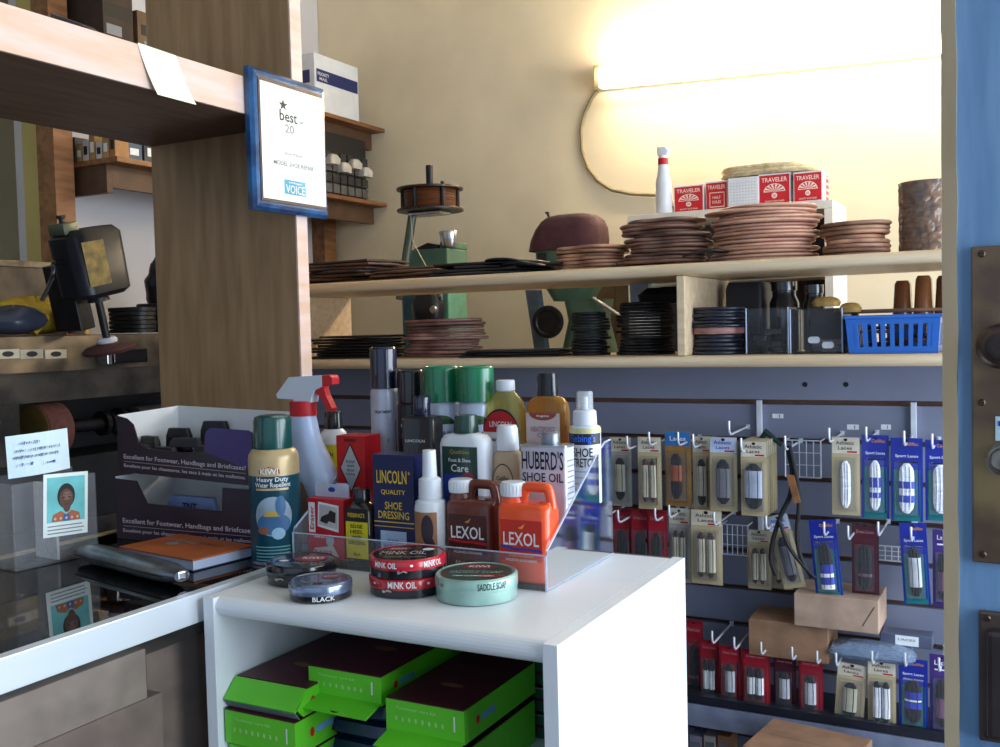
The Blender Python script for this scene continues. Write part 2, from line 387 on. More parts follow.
# plaque
t = thing('award_plaque', 'blue marbled award plaque with white certificate hung on the shelving edge', 'plaque', (PX_, 1.5, 1.667))
MB_ = mat('blue_marble', (40, 96, 150), .25, scale=22, rgb2=(18, 52, 96), coat=.4)
w_, h_ = .107, .128
b = B()
for (ins, x) in ((0, .002),): pass
b.loft([[(x_, y_, z_) for y_, z_ in ((-w_ + i_, -h_ + i_), (w_ - i_, -h_ + i_), (w_ - i_, h_ - i_), (-w_ + i_, h_ - i_))] for x_, i_ in ((.001, .0), (.012, 0), (.018, .006), (.019, .012))], MB_, False)
b.go('board', t)
b = B(); b.box(.0192, .0205, -.092, .094, -.111, .112, mat('dark_backing', (70, 50, 50), .4)); b.go('backing_plate', t)
b = B(); b.box(.0206, .0214, -.088, .094, -.106, .105, mat('certificate_white', (236, 246, 246), .35, var=.01))
mp = right(.0214)
b.text('best', -.012, .052, .05, .021, BLACK, mp); b.text('of', .026, .047, .009, .006, TEALI, mp); b.text('20', -.01, .029, .026, .016, GREYI, mp)
st = [((.013 if i % 2 == 0 else .0055) * math.sin(i * PI / 5) - .026, (.011 if i % 2 == 0 else .0045) * math.cos(i * PI / 5) + .071) for i in range(10)]
b.poly(st, BLACK, mp)
b.text('Shoe Repair', 0, -.018, .055, .007, GREYI, mp); b.text('MODEL SHOE REPAIR', 0, -.037, .116, .009, GREYI, mp)
b.rect(-.03, .032, -.093, -.066, mat('sky_blue_logo', (70, 170, 205), .5), mp); b.text('VOICE', .001, -.083, .054, .016, WHITE, mp, .001); b.text('village', .001, -.071, .04, .005, WHITE, mp, .001)
b.go('certificate', t)
# ================================================================ glass counter
CX0, CX1, CY0, CY1 = -1.32, -.89, -.3, 1.5
t = thing('glass_display_counter', 'glass topped display counter with silver metal edge at left', 'counter', (-1.1, .6, 0))
def lo3(b_, name, **k): return b_.go(name, t, loc=(1.1, -.6, 0), **k)
ALU = mat('brushed_aluminium', (226, 234, 244), .35, .25, var=.04, scale=8, stretch=(1, .1, 1))
GL = bpy.data.materials.new('counter_glass'); GL.use_nodes = True
nt = GL.node_tree; 
for n_ in list(nt.nodes): nt.nodes.remove(n_)
o_ = nt.nodes.new('ShaderNodeOutputMaterial'); tr_ = nt.nodes.new('ShaderNodeBsdfTransparent'); tr_.inputs[0].default_value = (.5, .56, .62, 1); g_ = nt.nodes.new('ShaderNodeBsdfGlossy'); g_.inputs['Roughness'].default_value = .02
f_ = nt.nodes.new('ShaderNodeFresnel'); f_.inputs[0].default_value = 1.6; mx_ = nt.nodes.new('ShaderNodeMixShader')
nt.links.new(f_.outputs[0], mx_.inputs[0]); nt.links.new(tr_.outputs[0], mx_.inputs[1]); nt.links.new(g_.outputs[0], mx_.inputs[2]); nt.links.new(mx_.outputs[0], o_.inputs[0])
lo3(B().box(CX0 + .016, CX1 - .0155, CY0, CY1, .994, 1.0, GL), 'glass_top')
lo3(B().box(CX1 - .015, CX1, CY0, CY1, .966, 1.002, ALU, .0015), 'edge_trim', label='silver metal edge')
lo3(B().box(CX0, CX0 + .015, CY0, CY1, .96, 1.002, mat('beige_edge_wood', (176, 160, 124), .5), .0015), 'rear_rail')
lo3(B().box(CX1 - .006, CX1 - .003, CY0, CY1, .1, .965, clear('front_glass_pane', alpha=.008, ior=1.12)), 'front_glass')
lo3(B().box(CX0, CX1, CY0, CY1, .0, .1, PBLACK), 'plinth')
lo3(B().box(CX0, CX1 - .012, CY0, CY1, .62, .632, mat('dark_shelf_board', (60, 52, 48), .6)), 'inner_shelf')
lo3(B().box(CX0, CX0 + .006, CY0, CY1, .1, .955, mat('dark_shelf_board', (60, 52, 48), .6)), 'rear_panel')
lo3(B().box(CX0, CX1 - .012, CY1 - .01, CY1, .1, .955, mat('dark_shelf_board', (60, 52, 48), .6)), 'end_panel')
# cartons inside the counter
def carton(loc_, w, d, h, label, m=CARD, rz=0, name='cardboard_box', grp=None):
    b = B(); b.box(-w / 2, w / 2, -d / 2, d / 2, 0, h, m, .0015); b.rect(-w / 2 + .001, w / 2 - .001, -.0006, .0006, mat('box_seam', (96, 72, 54), .8), top(h))
    b.rect(-w * .012, w * .012, h * .0, h, mat('box_seam', (96, 72, 54), .8), front(-d / 2)) if w > .2 else None
    o = b.go(name, None, loc_, rz); return tag(o, label, 'box', grp)
GC1 = mat('grey_brown_carton', (124, 106, 96), .85); GC2 = mat('grey_carton', (134, 120, 110), .85)
XG = -.907
ye = onX(146, 660, XG).y; zb1 = onX(146, 699, XG).z; ye2 = onX(163, 715, XG).y
carton((XG - .17, ye - .22, zb1 + .0005), .34, .44, .952 - zb1, 'plain cardboard box inside the glass counter, stacked on a wider box', GC2)
carton((XG - .175, ye2 - .25, .6325), .35, .50, zb1 - .6325, 'large plain cardboard box inside the glass counter, lower of two', GC1)
carton((XG - .20, ye2 + .155, .6325), .34, .30, .30, 'tall dim cardboard box at the far end inside the glass counter', GC1)
# ================================================================ white laminate unit
LAM = mat('white_laminate', (226, 232, 240), .4, var=.02, scale=6)
UX0, UX1, UY0, UY1 = -.878, -.411, .876, 1.284
t = thing('white_display_cabinet', 'white laminate open shelf cabinet that carries the shoe polish bottles', 'cabinet', ((UX0 + UX1) / 2, 1.08, 0))
def lo4(b_, name, **k): return b_.go(name, t, loc=(-(UX0 + UX1) / 2, -1.08, 0), **k)
TH = .0165
lo4(B().box(UX0, UX0 + TH, UY0, UY1, 0, .9995, LAM, .0008), 'side_panel'); lo4(B().box(UX1 - TH, UX1, UY0, UY1, 0, 1.0, LAM, .0008), 'side_panel')
r = .012
pr = [(UY1 - .012, 1 - 2 * r), (UY1 - .012, 1.0)] + [(UY0 + .003 + r - r * math.sin(a), 1 - r + r * math.cos(a)) for a in [PI * i / 10 for i in range(11)]]
lo4(B().prism(pr, UX0 + TH + .0005, UX1 - TH - .0005, LAM, 'x'), 'top_panel')
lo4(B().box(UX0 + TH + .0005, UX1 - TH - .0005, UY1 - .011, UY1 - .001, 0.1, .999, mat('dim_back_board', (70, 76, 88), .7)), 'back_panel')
lo4(B().box(UX0 + TH + .0005, UX1 - TH - .0005, UY0 + .006, UY1 - .012, .782, .80, LAM), 'inner_shelf')
lo4(B().box(UX0 + TH + .0005, UX1 - TH - .0005, UY0 + .006, UY1 - .012, .08, .1, LAM), 'bottom_shelf')
# green polish-kit boxes
GREEN = mat('bright_green_card', (98, 206, 42), .45, var=.06, scale=8); MAROON = mat('maroon_card', (70, 16, 30), .45, var=.1)
def kit_box(x, y, z, w, h, d, label, rz=0, flap=0, name='shoe_care_box'):
    """green front and sides, maroon lid; flap: 0 none, 1 hanging green flap, 2 sloping open end"""
    t = thing(name, label, 'box', (x, y, z), rz)
    b = B()
    if flap == 2: b.prism([(0, .012), (.02, h), (d, h), (d, 0), (.012, 0)], -w / 2, w / 2, GREEN, 'x')
    else: b.box(-w / 2, w / 2, 0, d, 0, h, GREEN, .0008)
    mp = front(0)
    if flap != 2:
        b.text('Footwear care kit', -w * .1, h * .78, w * .5, h * .1, mat('pale_green_print', (170, 226, 140), .5), mp)
        for i in range(8): b.disc(-w * .36 + i * w * .085, h * .45, w * .016, h * .08, mat('pale_green_print', (170, 226, 140), .5), mp)
        b.rect(w * .37, w * .39, h * .35, h * .8, WHITE, mp)
    b.disc(.03 if d > .1 else 0, h * .5, .004, h * .14, RED, right(w / 2)); b.rect(.038, .07, h * .4, h * .6, mat('pale_blue_label', (110, 160, 210), .5), right(w / 2))
    b.go('carton', t)
    b = B(); y0 = .02 if flap == 2 else .0; b.box(-w / 2 + .0005, w / 2 - .0005, y0, d - .001, h + .0002, h + .0016, MAROON)
    b.disc(0, d * .35, w * .16, d * .03, mat('dull_gold_print', (120, 84, 60), .5), top(h + .0016)); b.go('lid', t)
    if flap:
        b = B()
        if flap == 1: b.prism([(0, .001), (-.03, -.006), (-.031, -.0045), (0, .003)], -w / 2 + .003, w / 2 - .001, GREEN, 'x'); b.disc(w * .05, -.026, .006, .003, BLACK, lambda u, v, l: (u, v, v * .2 + .0015 + l), t0=0, t1=PI * 2)
        else: b.prism([(-.002, .008), (.019, h - .001), (.0185, h + .001), (-.003, .010)], -w / 2 - .001, w / 2, GREEN, 'x'); b.prism([(-.003, .0085), (-.0015, .0085), (.006, -.001), (.0045, -.001)], -w / 2, w / 2, mat('grey_card_inside', (110, 124, 130), .7), 'x')
        b.go('flap', t)
    return t
sz = .8005
def fx(px, Y, py=700): return onY(px, py, Y).x
Yk = .93
def zk(py, px, Y=Yk): return onY(px, py, Y).z
zA = zk(712, 265); 
# left column
wl = fx(297, .888) - fx(227, .888)
hA = zk(687, 265) - zk(713, 265); 
base = sz
hb = .040
nleft = 0
zA0 = zk(714, 265, .888)
zB0 = zA0 - hb - .003
kit_box(UX0 + TH + .003 + wl / 2, .888, zA0, wl, .030, .24, 'green and maroon box with sloping open end, top of the left stack in the cabinet', flap=2)
kit_box(UX0 + TH + .003 + wl / 2, .885, zB0, wl, hb, .22, 'green box with torn flap under the sloping one, left side of the cabinet')
if zB0 - base > .01: kit_box(UX0 + TH + .003 + wl / 2, .89, base, wl, zB0 - base - .003, .22, 'lowest green box at the left side of the cabinet shelf')
# middle column
xm = (fx(309, Yk, 690) + fx(381, Yk, 690)) / 2; wm = fx(381, Yk, 690) - fx(309, Yk, 690); zc1 = zk(672, 345); zc0 = zk(700, 345)
kit_box(xm, Yk, zc0, wm, zc1 - zc0, .25, 'green and maroon box with hanging flap, high in the middle of the cabinet', flap=1)
NAVYP = mat('navy_film_pack', (34, 56, 92), .25, scale=12, bump=.4, rgb2=(20, 34, 60))
hh = (zc0 - .008 - base) / 3
for k in range(3):
    b = B(); b.body([(0, wm * .88, .18, .01), (hh * .3, wm * .95, .2, .02), (hh * .8, wm * .93, .19, .02), (hh - .003, wm * .85, .17, .02)], NAVYP)
    tag(b.go('wrapped_pack', None, (xm + .001 - .001 * k, Yk + .12, base + hh * k)), 'dark navy film wrapped pack lying under the middle green box', 'packet', 'navy packs in the cabinet')
# right-middle column
Ye = .915
x0_, x1_ = fx(386, Ye, 720), fx(464, Ye, 720); ze1, ze0 = zk(705, 425, Ye), zk(738, 425, Ye)
kit_box((x0_ + x1_) / 2, Ye, ze0, x1_ - x0_, ze1 - ze0, .175, 'green box with dark maroon lid and flap, right of the middle stack', flap=1)
if ze0 - base > .012: kit_box((x0_ + x1_) / 2 - .001, Ye + .004, base, x1_ - x0_, ze0 - base - .009, .17, 'green box beneath the maroon lidded one, right of the middle stack')
# green boxes at the back right, shadow put into their card colour
Yd = 1.10; x0_, x1_ = fx(468, Yd, 670), UX1 - TH - .004
zt1 = onY(520, 655, Yd).z
hs = (zt1 - base) / 3
DG = mat('dark_green_card', (24, 84, 54), .5)
for k, lb in enumerate(('dark green box at the back right of the cabinet, bottom of its stack', 'dark green box at the back right of the cabinet, between two others', 'dark green box at the back right of the cabinet, top of its stack')):
    b = B(); w_ = x1_ - x0_ - .004 * k; b.box(-w_ / 2, w_ / 2, 0, .15, 0, hs - .006, DG, .001); b.rect(-w_ * .45, w_ * .45, hs * .84, hs * .88, GREYI, front(0)); b.rect(-w_ * .4, w_ * .1, hs * .4, hs * .5, MAROON, front(0))
    tag(b.go('shoe_care_box', None, ((x0_ + x1_) / 2, Yd, base + k * hs)), lb, 'box')
# ================================================================ things on the glass counter
GZ = 1.0005
# acrylic holder
hx = onZ(58, 562, 1.0)
HXX = -1.205; hya, hyb = onX(20, 550, HXX).y, onX(97, 540, HXX).y; HA = R_(84)
HL = Vector((HXX - .03, (hya + hyb) / 2, GZ)); HR = Matrix.Rotation(HA, 3, 'Z')
ht = thing('brochure_holder', 'clear acrylic leaflet holder standing at the left end of the glass counter', 'holder', HL, HA)
w_ = (hyb - hya) / 2
b = B(); b.box(-w_, w_, -.03, -.028, 0, .118, CLEAR).box(-w_, w_, .026, .028, 0, .125, CLEAR).box(-w_, -w_ + .002, -.028, .026, 0, .118, CLEAR).box(w_ - .002, w_, -.028, .026, 0, .118, CLEAR).box(-w_, w_, -.028, .026, 0, .002, CLEAR); b.go('tray', ht)
B().box(.0, .004, -.027, .0255, .003, .11, clear('frosted_divider', alpha=.35, rough=.3)).go('divider', ht)
# portrait card: on the front of the holder
c = B(); cw, ch = .034, .044; c.box(-cw, cw, -.0004, 0, -ch, ch, mat('photo_paper', (232, 244, 244), .4, var=.01))
mp = front(-.0004)
c.rect(-cw + .005, cw - .005, -ch + .02, ch - .005, mat('cyan_backdrop', (112, 200, 205), .5), mp)
HAIR = ink('dark_hair', (24, 24, 28)); SK = ink('brown_skin', (92, 66, 56)); SK2 = ink('brown_skin_light', (128, 96, 82))
c.disc(0, .012, .0135, .0175, HAIR, mp, .0006); c.disc(.001, -.001, .006, .010, SK, mp, .0008); c.disc(0, .008, .0105, .014, SK, mp, .001); c.disc(.001, .012, .007, .006, SK2, mp, .0012)
for sx in (-1, 1): c.disc(sx * .0045, .010, .0022, .0011, BLACK, mp, .0014); c.rect(sx * .0045 - .003, sx * .0045 + .003, .0135, .0143, HAIR, mp, .0014)
c.disc(0, .005, .0018, .0014, SK, mp, .0015); c.disc(0, .0005, .0035, .0012, ink('lips', (90, 44, 44)), mp, .0014)
c.poly([(-.022, -.023), (-.02, -.013), (-.008, -.0085), (0, -.014), (.008, -.0085), (.02, -.013), (.022, -.023)], ink('orange_dress', (176, 100, 70)), mp, .0009); c.poly([(-.005, -.023), (-.004, -.013), (0, -.015), (.004, -.013), (.005, -.023)], ink('blue_dress', (50, 100, 160)), mp, .0012)
for i in range(5): c.disc(-.017 + i * .0085, -.019, .002, .002, ink('dress_dots', (210, 190, 170)), mp, .0013, 10)
for k in range(3): c.rect(-cw + .006, cw - .009 + .003 * (k % 2), -ch + .014 - .005 * k, -ch + .0155 - .005 * k, GREYI, mp, .0006)
pc = c.go('photo_card', None, ht.matrix_world @ Vector((0, 0, 0))); pc.location = HL + HR @ Vector((.014, -.0308, onX(70, 503, HXX).z - GZ)); pc.rotation_euler = (0, R_(3), HA)
tag(pc, 'small portrait photo card of a short haired person taped on the clear holder', 'photo card')
# note card above
c = B(); n = 8; vs = []
for i in range(n + 1):
    u = -.046 + .092 * i / n; y = .008 * math.sin(i / n * PI) ; vs += [(u, -y, -.03), (u, -y * .6, .028)]
c.add(vs, [(2 * i, 2 * i + 2, 2 * i + 3, 2 * i + 1) for i in range(n)], mat('pale_blue_paper', (206, 228, 240), .7, var=.02))
mp = lambda u, v, l: (u, -.008 * math.sin((u + .046) / .092 * PI) * (.8) - .002 - l, v)
PEN = ink('blue_pen', (60, 84, 180)); rnd = random.Random(3)
for row, (v, a, e) in enumerate(((.016, -.03, -.002), (.006, -.036, .03), (-.003, -.038, .026), (-.013, -.036, -.012), (-.015, .0, .02))):
    u = a
    while u < e:
        hgt = rnd.uniform(.002, .005); wd = rnd.uniform(.0006, .0011)
        c.poly([(u, v - hgt / 2), (u + wd, v - hgt / 2), (u + wd + rnd.uniform(-.001, .003), v + hgt / 2), (u + rnd.uniform(-.001, .002), v + hgt / 2)], PEN if row > 2 else ink('grey_pen', (96, 110, 150)), mp, .0004)
        u += rnd.uniform(.0018, .004)
nc = c.go('note_card'); nc.location = HL + HR @ Vector((-.012, -.012, onX(45, 453, HXX).z - GZ)); nc.rotation_euler = (0, R_(-2), HA)
tag(nc, 'pale blue handwritten note card tucked in the top of the clear holder', 'note')
# eyeglass case
a, e = onZ(86, 561, 1.0), onZ(180, 586, 1.0); mid = (a + e) / 2; az = math.atan2(e.y - a.y, e.x - a.x); Lc = (e - a).length + .012
t = thing('spectacle_case', 'long grey metallic spectacle case lying on the glass counter', 'case', (mid.x, mid.y, GZ), az)
CM = mat('dark_silver_shell', (112, 118, 128), .28, .7, var=.2, scale=30, bump=.15)
b = B(); secs = []
for i in range(13):
    s_ = -1 + i / 6; q = (1 - abs(s_) ** 8) ** .5 if abs(s_) < 1 else .0; q = max(q, .55)
    ring = [(s_ * Lc / 2, .0195 * q * math.cos(2 * PI * j / 20), .0135 + (.0135 * q) * math.sin(2 * PI * j / 20)) for j in range(20)]
    secs.append(ring)
b.loft(secs, CM); b.go('shell', t)
B().box(-Lc / 2 + .012, Lc / 2 - .012, -.0202, -.0190, .0128, .0142, BLACK).go('seam', t)
B().box(Lc / 2 - .012, Lc / 2 + .001, -.006, .006, .008, .019, STEEL, .002).go('clasp', t)
# notebook with orange cover
p1, p2, p3 = onZ(192, 573, 1.0), onZ(252, 553, 1.0), onZ(100, 545, 1.0)
az = math.atan2(p2.y - p1.y, p2.x - p1.x) - PI / 2 + R_(28)
t = thing('notebook', 'orange covered notebook lying in front of the purple cardboard display', 'notebook', (p1.x - .002, p1.y + .004, GZ), R_(-8))
W_, D_ = .165, .104
B().box(-W_, -.002, .002, D_ - .002, .0012, .0135, mat('blue_white_pages', (196, 210, 240), .8, scale=200, stretch=(1, 1, 30), var=.1)).go('pages', t)
B().box(-W_ - .002, 0, 0, D_, 0, .0012, mat('navy_cover', (40, 44, 78), .5)).go('back_cover', t)
b = B().box(-W_ - .002, 0, 0, D_, .0136, .0160, mat('orange_cover', (186, 98, 48), .4, var=.08), .0005)
mp = top(.016)
b.text('Great', -W_ * .62, D_ * .66, .05, .014, mat('silver_foil', (200, 206, 214), .3, .5), mp); b.disc(-W_ * .7, D_ * .5, .012, .008, mat('silver_foil', (200, 206, 214), .3, .5), mp); b.text('NOTEBOOK', -W_ * .35, D_ * .7, .05, .008, ink('dark_orange_print', (120, 62, 34)), mp)
b.go('front_cover', t)
# purple cardboard display, two trays
PUR = mat('purple_black_card', (46, 20, 44), .38, var=.1, scale=4); PUR2 = mat('violet_card', (66, 38, 122), .38, var=.1, scale=4)
def tray(z, h, hl, w, d, rz, label, tiltx=0, windowed=False, loc_=None, tilty=0):
    t = thing('display_tray', label, 'display box', loc_, rz); t.rotation_euler = (tiltx, tilty, rz)
    b = B()
    pl = [(-w / 2, 0), (w / 2, 0), (w / 2, h * .86), (w / 2 - .003, h * .9), (w * .21, h * .9), (w * .17, h * .82), (w * .155, h * .50), (w * .0, h * .45), (-w * .26, h * .47), (-w * .33, h * .56), (-w * .37, h * .88), (-w * .42, h * .98), (-w / 2, h * 1.02)]
    if windowed: pl = [(-w / 2, 0), (w / 2, 0), (w / 2, h * .95), (w * .25, h * .95), (w * .24, h * .58), (-w * .27, h * .62), (-w * .34, h * .98), (-w / 2, h)]
    b.prism(pl[::-1], -.0015, .0, PUR, 'y')
    mp = front(-.0015)
    y1, y2 = (h * .28, h * .12) if not windowed else (h * .30, h * .14)
    if not windowed: b.poly([(w * .495, h * .25), (w * .495, h * .87), (w * .48, h * .92), (w * .215, h * .92), (w * .178, h * .85), (w * .165, h * .5)][::-1], PUR2, mp, .0002)
    pk = ink('pink_white_print', (214, 200, 212))
    b.text('Excellent for Footwear, Handbags and Briefcases!', .0, y1, w * .9, h * .105, pk, mp)
    b.text('Excellent pour les chaussures, les sacs à main et les mallettes.', .0, y2, w * .9, h * .075, pk, mp); b.rect(-w * .45, w * .45, (y1 + y2) / 2 - .0002, (y1 + y2) / 2 + .0003, pk, mp)
    b.go('front_panel', t)
    for sx, nm in ((-1, 'side_panel'), (1, 'side_panel')):
        hb_ = hl; q = B(); xx = sx * (w / 2)
        poly = [(0, 0), (d, 0), (d, hb_), (0, h * (1.03 if sx < 0 else .88))]
        q.prism(poly, xx - .0012 if sx > 0 else xx, xx if sx > 0 else xx + .0012, CARDW if sx < 0 else CARDW, 'x'); q.prism(poly, xx if sx > 0 else xx - .0006, xx + .0006 if sx > 0 else xx, PUR, 'x'); q.go(nm, t)
    B().box(-w / 2, w / 2, d - .0015, d, 0, hl, CARDW).go('back_panel', t)
    B().box(-w / 2, w / 2, 0, d, 0, .0015, CARDW).go('bottom_panel', t)
    return t
tw, td = .288, .125
XL_ = onY(118, 480, 1.09).x; bl = Vector((XL_ + tw / 2, 1.09, GZ))
tray(0, .094, .094, tw, td, R_(2), 'lower purple cardboard tray with a slot, standing on the glass counter', windowed=True, loc_=bl)
tray(0, .086, .094, tw + .002, td - .005, R_(-3), 'upper purple cardboard tray holding black heel packs, stacked on another', loc_=bl + Vector((0, -.004, .1005)), tilty=R_(1.2))
q = onY(198, 502, 1.14)
b = B(); b.body([(0, .10, .012, .005), (.03, .104, .014, .006), (.045, .09, .01, .004)], mat('pale_blue_pack', (120, 140, 190), .5)); b.text('TNT', 0, .03, .03, .012, PUR, front(-.0075)); tag(b.go('sachet', None, (q.x, 1.13, GZ + .02)), 'pale blue sachet inside the slot of the lower purple tray', 'sachet')
for i, (px, py, rz, w_, Y) in enumerate(((150, 436, -8, .040, 1.135), (179, 428, 5, .046, 1.170), (215, 421, 8, .05, 1.195), (186, 438, 14, .055, 1.125), (166, 447, -5, .045, 1.105), (236, 432, -20, .045, 1.185), (209, 446, 0, .05, 1.105))):
    q = onY(px, py, Y); zb_ = GZ + .1035; hh = q.z - zb_
    b = B(); b.body([(0, w_ * 1.1, .014, .003), (hh * .8, w_, .013, .003), (hh, w_ * .8, .011, .003)], RUBBER); b.body([(hh * .5, w_ * .7, .016, .002), (hh * .75, w_ * .6, .0155, .002)], PBLACK)
    tag(b.go('heel_pack', None, (q.x, Y, zb_), R_(rz)), 'black rubber heel pack lying in the upper purple tray', 'heel pack', 'heel packs in the purple tray')
# ================================================================ acrylic stand and its bottles
SX0, SX1, SYa, SYb = -.887, -.505, 1.053, 1.263
t = thing('acrylic_stand', 'clear acrylic stepped stand holding the bottles on the white cabinet', 'stand', ((SX0 + SX1) / 2, 1.15, 1.0005))
def lo5(b_, name, **k): return b_.go(name, t, loc=(-(SX0 + SX1) / 2, -1.15, 0), **k)
LIP = onY(545, 556, SYa).z - 1.0005; TOPZ = onY(613, 440, SYb).z - 1.0005
pr = [(SYa, 0), (SYa, LIP), (SYa + .004, LIP + .006), (SYb - .045, TOPZ - .012), (SYb - .02, TOPZ - .001), (SYb, TOPZ), (SYb, 0)]
EDGEC = clear('acrylic_edge', (205, 218, 242), .6, .15)
for x in (SX0, SX1 - .003):
    lo5(B().prism(pr, x, x + .003, CLEAR, 'x'), 'side_panel')
b = B()
for x in (SX0 + .0015, SX1 - .0015):
    b.tube([(x, y, z) for y, z in pr[:-1]], .0016, EDGEC, 6); b.tube([(x, SYa + .002, .002), (x, SYb, .002)], .002, EDGEC, 6); b.tube([(x, 1.128, .002), (x, 1.128, .075)], .001, EDGEC, 6); b.tube([(x, 1.193, .002), (x, 1.193, .12)], .001, EDGEC, 6); b.tube([(x, SYb, 0), (x, SYb, TOPZ)], .0014, EDGEC, 6)
b.tube([(SX0, SYa, LIP), (SX1, SYa, LIP)], .0011, EDGEC, 6); lo5(b, 'polished_edge')
lo5(B().box(SX0 + .003, SX1 - .003, SYa, SYa + .003, .0, LIP, CLEAR), 'front_lip')
lo5(B().box(SX0 + .003, SX1 - .003, SYa + .0035, 1.126, .0, .003, CLEAR), 'step')
lo5(B().box(SX0 + .003, SX1 - .003, 1.130, 1.190, .022, .025, CLEAR).box(SX0 + .003, SX1 - .003, 1.127, 1.1295, 0, .0255, CLEAR), 'step')
lo5(B().box(SX0 + .003, SX1 - .003, 1.195, SYb - .0035, .072, .075, CLEAR).box(SX0 + .003, SX1 - .003, 1.1915, 1.1945, 0, .0755, CLEAR), 'step')
lo5(B().box(SX0 + .003, SX1 - .003, SYb - .003, SYb, 0, .12, CLEAR), 'back_panel')
Z1, Z2, Z3 = 1.004, 1.026, 1.076
def place(name, label, cat, px, ptop, Y, zb, py=480, rz=0):
    q = onY(px, py, Y); zt = onY(px, ptop, Y).z
    return thing(name, label, cat, (q.x, Y, zb), rz), zt - zb
def sz_(px, Y):   # metres per pixel there
    d = ray(px, 480); return (Y / d.y)
# --- water repellent can
t, H = place('spray_can', 'teal water repellent spray can with dark green cap, beside the purple trays', 'spray can', 275, 415, 1.062, GZ, 500, R_(33))
Rk = .0345
CT = mat('teal_can_print', (24, 88, 104), .3, .2, scale=6, rgb2=(16, 60, 80)); TAN = mat('tan_can_print', (196, 172, 128), .35, .2, scale=30)
b = B(); b.lathe([(Rk - .002, 0), (Rk, .003), (Rk, H * .60)], CT, 40); b.lathe([(Rk, H * .60), (Rk, H * .70), (Rk * .97, H * .735), (Rk * .86, H * .765), (.024, H * .78)], TAN, 40)
b.lathe([(Rk + .0004, 0), (Rk + .0006, .002), (Rk + .0002, .004)], STEEL, 40, cap=False)
mp = cyl(Rk)
b.poly([(-.016, H * .615), (.012, H * .615), (.012, H * .645), (.006, H * .652), (-.002, H * .668), (-.01, H * .652), (-.016, H * .645)], RED, mp); b.text('KIWI', -.002, H * .633, .024, .008, WHITE, mp, .0009)
b.text('Heavy Duty', .002, H * .575, .044, .008, WHITE, mp); b.text('Water Repellent', .002, H * .538, .05, .008, WHITE, mp); b.rect(-.022, .024, H * .505, H * .52, TAN, mp, n=8)
b.disc(.002, H * .33, .026, .027, mat('pale_blue_scene', (150, 170, 190), .4), mp); b.disc(.002, H * .28, .023, .015, mat('scene_blue', (60, 110, 160), .4), mp, .0007); b.disc(.0, H * .33, .011, .008, mat('scene_yellow', (200, 170, 80), .4), mp, .0009, t0=0, t1=PI); b.disc(.012, H * .40, .007, .014, mat('scene_blue', (60, 110, 160), .4), mp, .0009); b.disc(-.012, H * .235, .008, .005, mat('scene_rust', (150, 92, 60), .4), mp, .001); b.disc(.008, H * .215, .009, .008, mat('scene_mist', (160, 200, 225), .4), mp, .0011)
for i in range(5): b.rect(-.026, .024, H * (.12 - .022 * i), H * (.128 - .022 * i), mat('pale_teal_print', (110, 165, 175), .4), mp, n=6)
b.go('can', t)
b = B(); b.lathe([(.0265, H * .775), (.0268, H * .79), (.0262, H * .96), (.024, H * .99), (.018, H)], mat('dark_green_cap', (6, 70, 66), .28, var=.05, coat=.4), 36); b.go('cap', t)
# --- trigger spray bottle
t, H = place('trigger_spray_bottle', 'white spray bottle with red trigger and collar behind the teal can', 'spray bottle', 312, 374, 1.15, GZ, 480)
s_ = dX(312, 313, 1.15)
def zz(py, px=312, Y=1.15, zb=GZ): return onY(px, py, Y).z - zb
zc_ = zz(413); cb = (307 - 312) * s_
SC = lambda z, a, e, d_: (z, (e - a) * s_ * .93, d_, d_ * .48, ((a + e) / 2 - 312) * s_)
secs = [SC(0, 290, 335, .050), SC(.008, 286, 337, .054), SC(zz(520), 286, 338, .054), SC(zz(500), 288, 338, .054), SC(zz(485), 290, 337, .052), SC(zz(474), 290.5, 335.5, .050), SC(zz(464), 290.5, 332, .048), SC(zz(453), 290.5, 327, .044), SC(zz(443), 291, 322.5, .040), SC(zz(433), 291.5, 319.5, .037), SC(zz(424), 293, 318, .035), SC(zc_, 295, 316, .032)]
b = B(); b.body(secs, mat('milky_white_bottle', (176, 196, 232), .35, var=.02, coat=.2), n=8)
lb = mat('tan_bottle_label', (146, 118, 88), .5)
LS = lambda z, a, e, d_: (z, (e - a) * s_ * .93 + .001, d_ + .001, d_ * .48, ((a + e) / 2 - 312) * s_)
b.body([LS(.01, 286, 337, .054), LS(zz(520), 286, 338, .054), LS(zz(500), 288, 338, .054)], lb, n=8, cap=False)
b.poly([(-.035, zz(500)), (.02, zz(500)), (.008, zz(482)), (-.014, zz(468)), (-.03, zz(466))], lb, front(-.0285)); b.text('LA', -.013, zz(480), .016, .011, BLACK, front(-.0285), .001); b.go('bottle', t)
b = B(); b.body([(zc_ - .004, 22 * s_, .034, .0165, -6.5 * s_), (zz(401), 22 * s_, .034, .0165, -6.5 * s_)], RED, n=8); b.go('collar', t)
SPW = mat('white_trigger_head', (206, 214, 228), .35, var=.02)
P = lambda px, py: (dX(312, px + 3, 1.15, py), zz(py, px))
b = B(); b.prism([P(297, 402), P(297, 399), P(281, 398), P(280, 394), P(293, 377), P(326, 375), P(326, 386), P(318, 390), P(315, 396), P(314, 402)][::-1], -.009, .009, SPW, 'y'); sh_ = b.go('spray_head', t)
b = B(); b.prism([P(326, 375), P(334, 375), P(336, 378), P(336, 384), P(326, 386)], -.0085, .0085, RED, 'y'); under(b.go('nozzle', t), sh_)
b = B(); b.prism([P(318, 389), P(326, 386), P(328, 395), P(334, 408), P(332, 411), P(329, 411), P(323, 397), P(318, 393)], -.006, .006, RED, 'y'); under(b.go('trigger', t), sh_)
